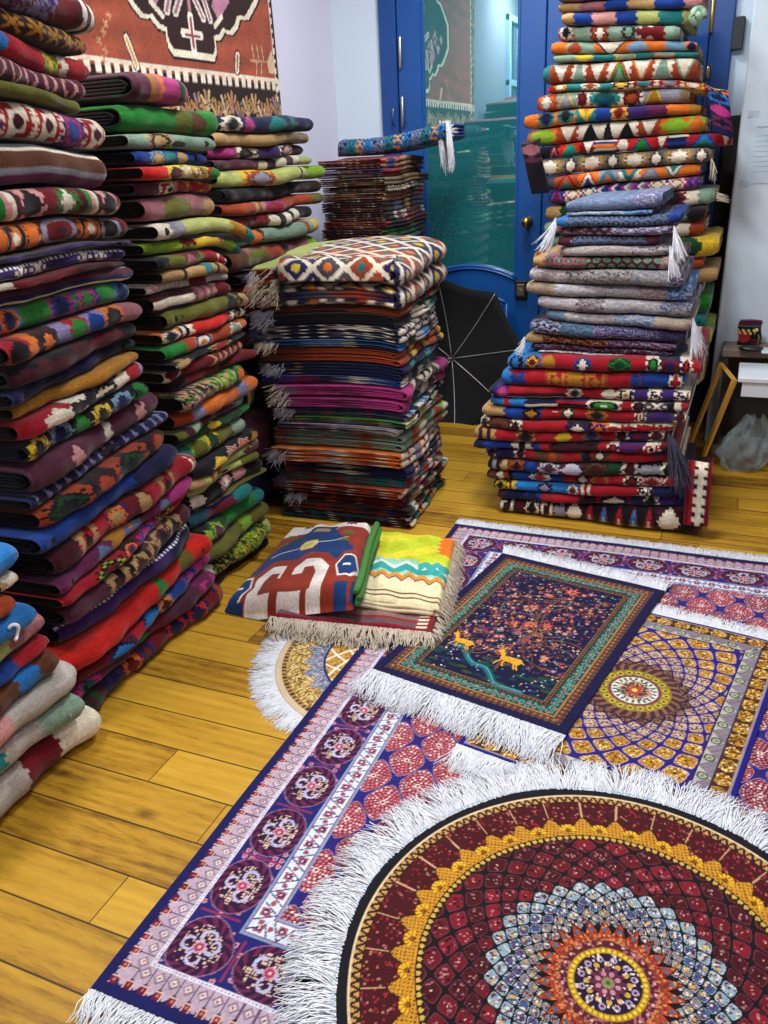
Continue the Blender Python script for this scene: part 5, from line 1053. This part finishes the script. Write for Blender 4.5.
def leaf(x0, x1, hinge):
    """one leaf: stiles, arched lower panel, glass, mouldings"""
    gx0, gx1 = (x0+.128, x1-.125); mb = MB().box(x0, gx0, -.02, .025, 0, 2.32, .004).box(gx1, x1, -.02, .025, 0, 2.32, .004).box(gx0, gx1, -.02, .025, 2.16, 2.32, .004); lf = dpart(mb, 'leaf', BLUE)
    n = 20; cx = (gx0+gx1)/2; hw = (gx1-gx0)/2; arc = lambda t, z, rise: (cx+hw*t, z+rise*(1-t*t))
    poly = [(gx0, .02)]+[arc(t, .735, .062) for t in np.linspace(-1, 1, n)]+[(gx1, .02)]; mb = MB().prism(poly, -.014, .02); dpart(mb, 'lower_panel', BLUE, lf)
    mb = MB()
    for z, r, k in ((.735, .010, .0), (.722, .007, .004)): mb.tube([(p[0], -.016-k, p[1]) for p in (arc(t, z, .062) for t in np.linspace(-1, 1, n))], r, 8)
    for z, s in ((.60, .80), (.585, .72)): mb.tube([(cx+(p[0]-cx)*s, -.016, p[1]) for p in (arc(t, z, .055) for t in np.linspace(-1, 1, n))], .008, 8)
    q = [(cx-hw*.80, -.016, .60), (cx-hw*.80, -.016, .10), (cx+hw*.80, -.016, .10), (cx+hw*.80, -.016, .60)]; mb.tube(q, .008, 8); dpart(mb, 'moulding', BLUE, lf, smooth=True)
    mb = MB().box(gx0-.002, gx1+.002, -.004, .004, .74, 2.17); dpart(mb, 'glass', GLASS, lf, 'teal tinted reflecting glass')
    mb = MB()
    for xx in (gx0+.006, gx1-.006): mb.box(xx-.008, xx+.008, -.016, -.002, .745, 2.165, .004)
    mb.box(gx0, gx1, -.016, -.002, 2.150, 2.166, .004); dpart(mb, 'glazing_bead', BLUE, lf); return lf
lf = leaf(-1.748, -.985, 0); lr = leaf(-.980, -.250, 1)
for (px, y0, y1, par) in ((400, 38, 67, lf), (402.5, 98, 126, lf), (713.5, 0, 31, lr), (708.5, 68, 78, lr)):
    a, b_ = on_b((px, y0), BY-.03), on_b((px, y1), BY-.03); dpart(MB().lathe([(0.002, b_[2]-.012), (.006, b_[2]-.006), (.009, b_[2]), (.009, a[2]), (.006, a[2]+.006), (.002, a[2]+.012)], (a[0], -.034, 0), n=12), 'hinge', BRASS if px > 600 else STEEL, par, smooth=True)
kp = on_b((527, 222), BY-.05); dpart(MB().lathe([(.024, 0), (.024, .004), (.010, .008), (.009, .03), (.020, .036), (.026, .048), (.024, .062), (.014, .070), (.001, .072)], (kp[0], -.022, kp[2]), 'y'), 'knob', BRASS, lf, 'round brass door knob', True)
kp = on_b((521, 289.5), BY-.03); mb = MB().box(kp[0]-.032, kp[0]+.034, -.044, -.018, kp[2]-.046, kp[2]+.046, .004); lk = dpart(mb, 'lock_box', IRON, lf, 'dark metal lock box'); mb = MB().box(kp[0]-.020, kp[0]+.022, -.047, -.043, kp[2]-.030, kp[2]+.030, .0015).lathe([(.006, 0), (.006, .006), (.001, .007)], (kp[0], -.046, kp[2]), 'y', 10); dpart(mb, 'lock_plate', STEEL, lf)
hp = on_b((394.5, 117), BY-.03); dpart(MB().tube([(hp[0], -.022, hp[2]+.045), (hp[0], -.05, hp[2]+.035), (hp[0]-.004, -.05, hp[2]-.035), (hp[0], -.022, hp[2]-.045)], .005, 8), 'pull_handle', STEEL, lf, smooth=True)

# window of the left wall beside the camera; the door's glass mirrors it
win = struct(empty('window_1', (WX+.006, .55, 1.95))); LB = plain('light_blue_frame', '8fbad8', .5, noise=.05)
mb = MB()
for y in (-.40, -.02, .36): mb.box(-.002, .04, y, y+.05, -.6, .5, .004)
for z in (-.6, -.05, .45): mb.box(-.002, .038, -.40, .41, z, z+.05, .004)
mb.build('window_frame', LB, win); MB().box(.002, .008, -.38, .39, -.58, .48).build('pane', plain('dusk_pane', '3a4a62', .15, noise=.2, scale=3), win)

# ---- big rug hung on the left wall
def hung_rug():
    y0, y1, z0, z1 = 1.95, on_a((281, 110), WX+.02)[1], 1.46, 2.72; W, Hh = y1-y0, z1-z0; R = Ras(W, Hh, .005, 'O'); X, Y = R.X, R.Y; q = .006; Xs, Ys = np.floor(X/q)*q, np.floor(Y/q)*q
    dx, dy = np.minimum(X, W-X), np.minimum(Y, Hh-Y); bd = np.minimum(dx*3.2, dy); R.put(bd >= 0, H_('a4563f')); R.I *= (1+.10*np.sin(Y*55+np.sin(X*6)*2)+.10*(hsh(np.floor(Y/.006), np.floor(X/.12))-.5))[..., None]
    k = (Y < .235) | (Y > Hh-.235) | (dx < .03) | (X < .085); R.put(k, H_('2e1a16')); rg = np.random.RandomState(4)
    zc = .235; R.put((np.abs(Y-zc-.002) < .022) & ((Xs/.052) % 1 < .55), H_('f0e4d0')); R.put((np.abs(Y-zc-.018) < .006), H_('e8d8c0')); R.put((np.abs(Y-zc+.022) < .004) & ((Xs/.052) % 1 < .55), H_('c9a890'))
    R.put((np.abs(X-.085) < .010) & ((Ys/.046) % 1 < .55), H_('e8d8c0')); R.put(np.abs(X-.094) < .004, H_('e8d8c0')); R.put((X < .075) & (Y > .235) & (hsh(np.floor(X/.018), np.floor(Y/.026)) < .45), H_('8a8468')); R.put((np.abs(dx-.03) < .008) & (X > W/2) & ((Ys/.040) % 1 < .55), H_('e8d8c0')); R.put(np.abs(dx-.038) < .003, H_('e8d8c0'))
    for i in range(int(W/.052)):
        x = .05+i*.062; y = .105+.02*math.sin(i*2.1); c = ['c9a478', 'd8c0a0', 'b98a70', '9a7a86', 'c8b48c'][i % 5]
        for j in range(5): a = 1.57+(j-2)*.62+.3*math.sin(i*1.7); R.line([(x, y), (x+.055*math.cos(a), y+.07*math.sin(a))], .022, H_('100a0a')); R.line([(x, y), (x+.050*math.cos(a), y+.065*math.sin(a))], .016, H_(c if j % 2 else 'b88a54'))
        R.disc(x, y, .020, H_(c), None, i, 5, .3); R.disc(x+.02, y-.05, .012, H_('b08a6c'), None, i, 5, .3)
    # central medallion, stepped lobes
    cx, cy = 3.13-y0, .665
    def lob(s, c): R.poly([(cx+(a*s), cy+(b*s if b > 0 else b*s)) for a, b in LOB], c)
    half = [(0, -.36), (.13, -.36), (.155, -.335), (.16, -.285), (.20, -.278), (.235, -.25), (.29, -.255), (.335, -.225), (.36, -.19), (.42, -.187), (.465, -.15), (.50, -.12), (.55, -.07), (.55, 0)]
    LOB = half+[(a, -b) for a, b in half[::-1]]; LOB = LOB+[(-a, b) for a, b in LOB[::-1]]
    lob(1.05, H_('1a1010')); lob(1.025, H_('e9dcc4')); lob(.965, H_('3a2220'))
    for (a, b, r, c) in ((0, -.05, .10, 'a8604c'), (.17, -.10, .07, '9a5a70'), (-.17, -.10, .07, '9a5a70'), (.30, -.03, .07, 'b0707a'), (-.3, -.03, .07, 'b0707a'), (.2, -.18, .03, 'd8782c'), (0, .12, .12, '8a4a44')):
        R.disc(cx+a, cy+b, r*1.0, H_('17100f'), None, 0, 6, .25); R.disc(cx+a, cy+b, r*.86, H_(c), None, 0, 6, .25); R.disc(cx+a, cy+b, r*.5, H_('e2cdb4'), None, .5, 5, .35); R.disc(cx+a, cy+b, r*.25, H_('6a2c34'))
    for sx in (-1, 1):
        for (a, b, c_, d_) in ((.03, -.14, .09, -.22), (.10, -.13, .14, -.22), (.06, -.06, .15, -.02), (.22, -.06, .26, -.14)): R.line([(cx+sx*a, cy+b), (cx+sx*c_, cy+d_)], .034, H_('e6dacb')); R.line([(cx+sx*a, cy+b), (cx+sx*c_, cy+d_)], .014, H_('a8788c'))
        R.poly([(cx+sx*.16, cy-.17), (cx+sx*.20, cy-.12), (cx+sx*.27, cy-.10), (cx+sx*.30, cy-.14), (cx+sx*.25, cy-.18), (cx+sx*.21, cy-.22)], H_('c08a9c')); R.line([(cx+sx*.17, cy-.24), (cx+sx*.23, cy-.20)], .02, H_('e8dcc8')); R.disc(cx+sx*.36, cy-.09, .035, H_('e0b8a8'), None, .4, 5, .35); R.disc(cx+sx*.42, cy-.03, .03, H_('d8c4b0'), None, .1, 5, .35)
    R.line([(cx-.055, cy-.285), (cx+.055, cy-.285)], .034, H_('f4ead8')); R.line([(cx, cy-.345), (cx, cy-.225)], .034, H_('f4ead8')); R.line([(cx-.045, cy-.29), (cx+.045, cy-.29)], .012, H_('a05a5c')); R.line([(cx, cy-.33), (cx, cy-.23)], .012, H_('a05a5c')); R.line([(cx, cy-.2), (cx, cy-.06)], .02, H_('b88a88'))
    # small field motifs
    def bar(x, y, a, ln, c): d = (math.cos(a)*ln, math.sin(a)*ln); R.line([(x, y), (x+d[0], y+d[1])], .042, H_('14100e')); R.line([(x, y), (x+d[0], y+d[1])], .030, H_('efe2cc')); R.line([(x, y), (x+d[0], y+d[1])], .012, H_(c))
    bx = on_a((128, 38), WX+.02); bar(bx[1]-y0, bx[2]-z0, -1.15, .09, 'd8a050'); bx = on_a((237, 70), WX+.02); bar(bx[1]-y0, bx[2]-z0, 1.3, .06, 'b07a50')
    fx = on_a((268, 62), WX+.02); X0, Y0 = fx[1]-y0, fx[2]-z0; R.line([(X0-.16, Y0-.005), (X0, Y0)], .008, H_('c8a078')); R.poly([(X0-.02, Y0), (X0+.03, Y0+.05), (X0+.05, Y0-.04), (X0-.01, Y0-.045)], H_('d8bc98'))
    for j in range(5): R.line([(X0-.05-.02*j, Y0), (X0-.06-.02*j, Y0+.055*(-1)**j)], .007, H_('d0aa88'))
    for j in range(6): R.disc(on_a((100+rg.randint(14), 20+12*j), WX+.02)[1]-y0, on_a((105, 14+9*j), WX+.02)[2]-z0, .016, H_('c89a70'), None, j, 4, .4)
    R.grain(.14, .006)
    # stands upright: local x along +y of the room, local y up
    o = slab('wall_hung_rug', R, .012, WOOL, zf=lambda X, Y: .006*np.sin(X*5)+.004*np.sin(X*11+Y*3)); Mx = Matrix(((0, 0, 1, WX+.006), (1, 0, 0, y0), (0, 1, 0, z0), (0, 0, 0, 1))); o.matrix_world = Mx
    tag(o, 'old rust red rug with dark lobed medallion hung on the left wall', 'rug')
hung_rug()

# ---- open black umbrella set down against the door
def umbrella():
    c = on_b((452, 362), 4.27); rim = [(457, 308), (516, 317), (521, 352), (497, 379), (480, 412), (462, 416)]
    root = empty('umbrella', (c[0], c[1], 0)); tag(root, 'open black umbrella standing on the floor against the blue door', 'umbrella')
    CL = plain('black_umbrella_cloth', '08090b', .92, noise=.2, scale=12); RB = plain('umbrella_rib_metal', 'c8c8cc', .45, .6, noise=.1)
    Rr, n, dep = .43, 8, .13; hub = np.array([0, 0, .385]); ax = np.array([.06, -.96, .20]); ax /= np.linalg.norm(ax)
    e1 = np.cross([0, 0, 1.], ax); e1 /= np.linalg.norm(e1); e2 = np.cross(ax, e1)
    hub[2] = c[2]+.02
    def P(r, a): # dome opening towards the shop
        return hub+ax*(-dep*0+dep*(r/Rr)**2)+(e1*math.cos(a)+e2*math.sin(a))*r
    V = []; F = []; nr, ns = 8, 6; N = n*ns
    for i in range(nr+1):
        for k in range(N):
            s = (k % ns)/ns; sag = 1-.11*math.sin(PI*s)*(i/nr)**1.5; V.append(P(max(.006, Rr*i/nr*sag), 2*PI*k/N+.15)+ax*(.006*math.sin(PI*s)*i/nr))
    for i in range(nr):
        for k in range(N): F.append((i*N+k, i*N+(k+1) % N, (i+1)*N+(k+1) % N, (i+1)*N+k))
    o = mesh('canopy', V, F, CL, root); md = o.modifiers.new('thickness', 'SOLIDIFY'); md.thickness = .0015
    for k in range(n): MB().tube([P(r, 2*PI*k/n+.15)+ax*.006 for r in np.linspace(.012, Rr*.985, 10)], .0022, 6).build('rib', RB, root, True)
    MB().tube([hub-ax*.05, hub+ax*.02, hub+ax*.13], [.004, .006, .006], 10).build('shaft', RB, root, True)
    MB().tube([hub+ax*.13, hub+ax*.19], [.012, .013], 10).build('handle', CL, root, True)
    return root
um = umbrella()

# ---- right side: low cabinet, low table, bag, small things, paper, switch box
WOODL = plain('pale_beech', 'c9963e', .5, noise=.15, scale=18); WOODD = plain('grey_brown_wood', '7a6a5c', .6, noise=.25, scale=14); DARK = plain('dark_wood', '2c2622', .7, noise=.2, scale=10); WHITE = plain('white_laminate', 'dfe8ee', .35, noise=.03)
cz = .50; c0 = on_z((723, 346), cz); cb = empty('low_cabinet', (c0[0]+.3, 4.005, 0)); tag(cb, 'low grey brown cabinet by the white pillar with small things on top', 'cabinet')
x0, x1 = -.3, .35; MB().box(x0, x1, -.075, .11, cz-.035, cz, .004).build('top', WOODD, cb); MB().box(x0+.012, x0+.03, -.065, .105, .05, cz-.035).box(x1-.02, x1, -.065, .105, .05, cz-.035).box(x0+.03, x1-.02, .09, .105, .05, cz-.035).build('carcass', DARK, cb); MB().box(x0, x1, -.08, .11, 0, .05, .004).build('plinth', WOODD, cb)
T1, T2 = on_z((735, 378), .455), on_z((722, 362), .455)
tb = empty('low_table', (T1[0], (T1[1]+T2[1])/2, 0)); tag(tb, 'low white topped table with splayed pale wooden legs beside the red stack', 'table'); hy = (T2[1]-T1[1])/2; dx = T2[0]-T1[0]
MB().box(.012, .62, -hy, hy, .437, .457, .003).build('table_top', WHITE, tb); MB().box(.03, .6, -hy+.01, -hy+.025, .375, .437, .002).build('apron', WHITE, tb)
lg = MB().tube([(0, -hy, .445), (dx, hy, .445)], .011, 4); lg.build('end_bar', WOODL, tb)
for s in (-1, 1): MB().tube([(dx*(s > 0), s*hy, .45), (dx*(s > 0)-.112, s*hy, .0)], [.012, .011], 4).build('leg', WOODL, tb)
for s in (-1, 1): MB().tube([(.62, s*hy, .437), (.70, s*hy, .0)], [.016, .014], 4).build('leg', WOODL, tb)
def lump(name, c, rx, ry, rz, mat, sd, amp, parent=None, flat=.0, freq=3.):
    import bmesh
    bm = bmesh.new(); bmesh.ops.create_icosphere(bm, subdivisions=5, radius=1.); rg = np.random.RandomState(sd); K = rg.randn(14, 3)*freq; ph = rg.rand(14)*6.28
    for v in bm.verts:
        d = np.array(v.co); f = 1+amp*float(np.sum(np.abs(np.sin(K@d+ph)))/14-.6)*2.2; p = d*f*np.array([rx, ry, rz]); p[2] = max(p[2], -rz*.8); v.co = p+np.array([0, 0, rz*.8])
    me = bpy.data.meshes.new(name); bm.to_mesh(me); bm.free(); me.polygons.foreach_set('use_smooth', np.ones(len(me.polygons), bool)); me.materials.append(mat); o = bpy.data.objects.new(name, me); C.objects.link(o)
    if parent is not None: o.parent = parent
    o.location = c; return o
def plastic():
    mt, nt, b = new_mat('clear_plastic_film'); L = nt.links.new; b.inputs['Base Color'].default_value = (*lin('c4dce2'), 1); b.inputs['Roughness'].default_value = .15; b.inputs['Alpha'].default_value = .26; b.inputs['Specular IOR Level'].default_value = .9
    tc = nd(nt, 'ShaderNodeTexCoord'); no = nd(nt, 'ShaderNodeTexNoise', Scale=22., Detail=3., Distortion=1.5); L(tc.outputs['Object'], no.inputs['Vector']); bp = nd(nt, 'ShaderNodeBump', Strength=.9, Distance=.01); L(no.outputs[0], bp.inputs['Height']); L(bp.outputs[0], b.inputs['Normal']); return mt
pb = on_z((738, 462), .0); pbz = .052
def bag():
    V = []; F = []; n, mz = 72, 40; rg = np.random.RandomState(3)
    for i in range(mz+1):
        t = i/mz; rad = .098*(math.sin(PI*min(1, .16+t*.80))**.7)*(1-.25*t)+.008
        for k in range(n):
            a = 2*PI*k/n; f = 1+.13*math.sin(5*a+5.2*t+.5)+.09*math.sin(9*a-11*t)+.07*math.sin(17*a+13*t)*math.sin(9*t+a)+.09*math.sin(3*a+9*t); z = .235*t+.012*math.sin(4*a+9*t)+.016*math.sin(3*a+1)*t+.012*math.sin(7*a)*t
            V.append((rad*f*math.cos(a)*1.05+.03*t, rad*f*math.sin(a)*.8, z))
    for i in range(mz):
        for k in range(n): F.append((i*n+k, i*n+(k+1) % n, (i+1)*n+(k+1) % n, (i+1)*n+k))
    F += [tuple(range(n-1, -1, -1)), tuple(mz*n+k for k in range(n))]
    o = mesh('plastic_bag', V, F, plastic()); o.location = (pb[0]+.012, T2[1]-.10, .001); return o
bg = bag(); tag(bg, 'crumpled clear plastic bag lying on the floor under the low table', 'bag')
lump('contents', (.0, 0, .004), .07, .05, .06, plain('dark_bag_contents', '54483e', .8, noise=.3), 6, .15, bg)['label'] = 'dark brown contents'
def pouch():
    c = on_z((748, 347), cz); w, d, h = .098, .05, .105; root = empty('woven_pouch', (c[0], c[1]+.045, cz+.001)); tag(root, 'small black and red woven pouch standing on the low cabinet', 'pouch')
    R = Ras(w, h, .002, 'k'); X, Y = R.X, R.Y; R.put(Y > .088, H_('5a1c2c')); R.put((Y < .088) & (Y > .083), H_('2a6a6c')); R.disc(.024, .040, .027, H_('a8282c')); R.put((Y > .050) & (Y < .072) & (X < .072) & (np.sin(X/.011*PI+np.sin(Y*200)) > .1), H_('d9c27a')); R.disc(.078, .070, .008, H_('d8c890')); R.put((np.abs(X-.084) < .003) & (Y < .05), H_('7a8a5c')); R.put((Y < .030) & (X > .052) & (np.sin(Y/.006*PI) > .5), H_('8a2a34')); R.grain(.2, .002)
    nx, ny = R.nx, R.ny; x = np.linspace(0, w, nx); y = np.linspace(0, h, ny); Xg, Yg = np.meshgrid(x, y); bl = np.sqrt(np.clip(np.sin(Xg/w*PI), 0, 1))*(.55+.45*np.sin(np.clip(Yg/h, 0, 1)*PI*.9+.15)); fr_ = np.stack([Xg-w/2+(.004*np.sin(Yg*60)), -d/2*bl, Yg], -1); bk = fr_*np.array([1, -1, 1]); G = np.arange(nx*ny).reshape(ny, nx)
    F = np.stack([G[:-1, :-1], G[:-1, 1:], G[1:, 1:], G[1:, :-1]], -1).reshape(-1, 4); mesh('body', np.concatenate([fr_.reshape(-1, 3), bk.reshape(-1, 3)]), np.concatenate([F, F[:, ::-1]+nx*ny]), WOOL, root, np.concatenate([R.I.reshape(-1, 3)]*2))
    MB().tube([(-w*.45, 0, h+.001), (0, 0, h+.004), (w*.45, 0, h+.001)], .006, 8).build('zip', plain('plum_zip', '5a2c5c', .6), root, True)
pouch()
c = on_z((752, 352), cz); o = lump('black_case', (c[0]-.005, c[1]+.012, cz+.001), .052, .022, .014, plain('black_leather', '16141a', .4, noise=.2), 9, .08); tag(o, 'flat black case lying in front of the woven pouch', 'case')
c = on_z((766, 353), cz); o = MB().box(-.02, .075, -.045, .035, 0, .012, .004).build('notepad', WHITE); o.location = (c[0], c[1]+.02, cz+.001); tag(o, 'flat white pad at the end of the low cabinet', 'pad')
# paper notice taped to the pillar
p0, p1 = on_b((753, 114), PB-.004), on_b((743, 184), PB-.004); root = empty('paper_notice', (p1[0], PB, p1[2])); tag(root, 'white printed paper notice taped to the pale pillar', 'notice'); pw, ph_ = .17, p0[2]-p1[2]
MB().box(0, pw, -.0035, -.0015, 0, ph_).build('sheet', plain('notice_paper', 'c9dce8', .7, noise=.03), root)
mb = MB(); rg = np.random.RandomState(2)
for i in range(9): mb.box(.028, .028+.10+.03*rg.rand(), -.0042, -.0034, ph_-.055-.020*i-(.012 if i else 0), ph_-.0532-.020*i+(.004 if i == 0 else 0)-(.012 if i else 0))
mb.build('printed_lines', plain('grey_ink', '98acba', .8), root)
mb = MB().box(-.012, .03, -.005, -.0036, ph_-.012, ph_+.012).box(-.01, .02, -.005, -.0036, -.01, .012); mb.build('tape', plain('clear_tape', 'b8c8d2', .3), root)
a, b_ = on_b((734, 18), BY), on_b((746, 50), BY); o = MB().box(a[0], a[0]+.05, -.045, 0, b_[2], a[2], .005).build('switch_box', plain('charcoal_box', '2a2c32', .6)); o.location = (0, BY, 0); tag(o, 'dark switch box on the wall between the blue door and the pillar', 'box')

# ------------------------------------------------------------------ light: shop ceiling lamps, one added at the back, and a faint cool world colour
def area(name, loc, rot, sx, sy, e, col):
    l = bpy.data.lights.new(name, 'AREA'); l.shape = 'RECTANGLE'; l.size = sx; l.size_y = sy; l.energy = e; l.color = col; o = bpy.data.objects.new(name, l); C.objects.link(o); o.location = loc; o.rotation_euler = rot
area('ceiling_or_added_light', (-1.72, 1.10, CZ-.03), (0, 0, 0), .3, .6, 36, (1, .97, .92))
area('ceiling_or_added_light', (-.55, 2.3, CZ-.03), (0, 0, 0), .4, .4, 32, (.95, .97, 1))
area('ceiling_or_added_light', (-1.0, 3.55, CZ-.03), (0, 0, 0), .3, .3, 17, (.93, .96, 1))  # added lamp without a known fixture, brightens the back walls and door
area('ceiling_or_added_light', (.45, .9, CZ-.03), (0, 0, 0), .4, .4, 13, (.94, .97, 1))
w = bpy.data.worlds.new('world'); bpy.context.scene.world = w; w.use_nodes = True; w.node_tree.nodes['Background'].inputs[0].default_value = (.5, .55, .6, 1); w.node_tree.nodes['Background'].inputs[1].default_value = .03
vs = bpy.context.scene.view_settings; vs.view_transform = 'Standard'; vs.look = 'None'; vs.gamma = 1; vs.use_curve_mapping = False; vs.exposure = 0.47
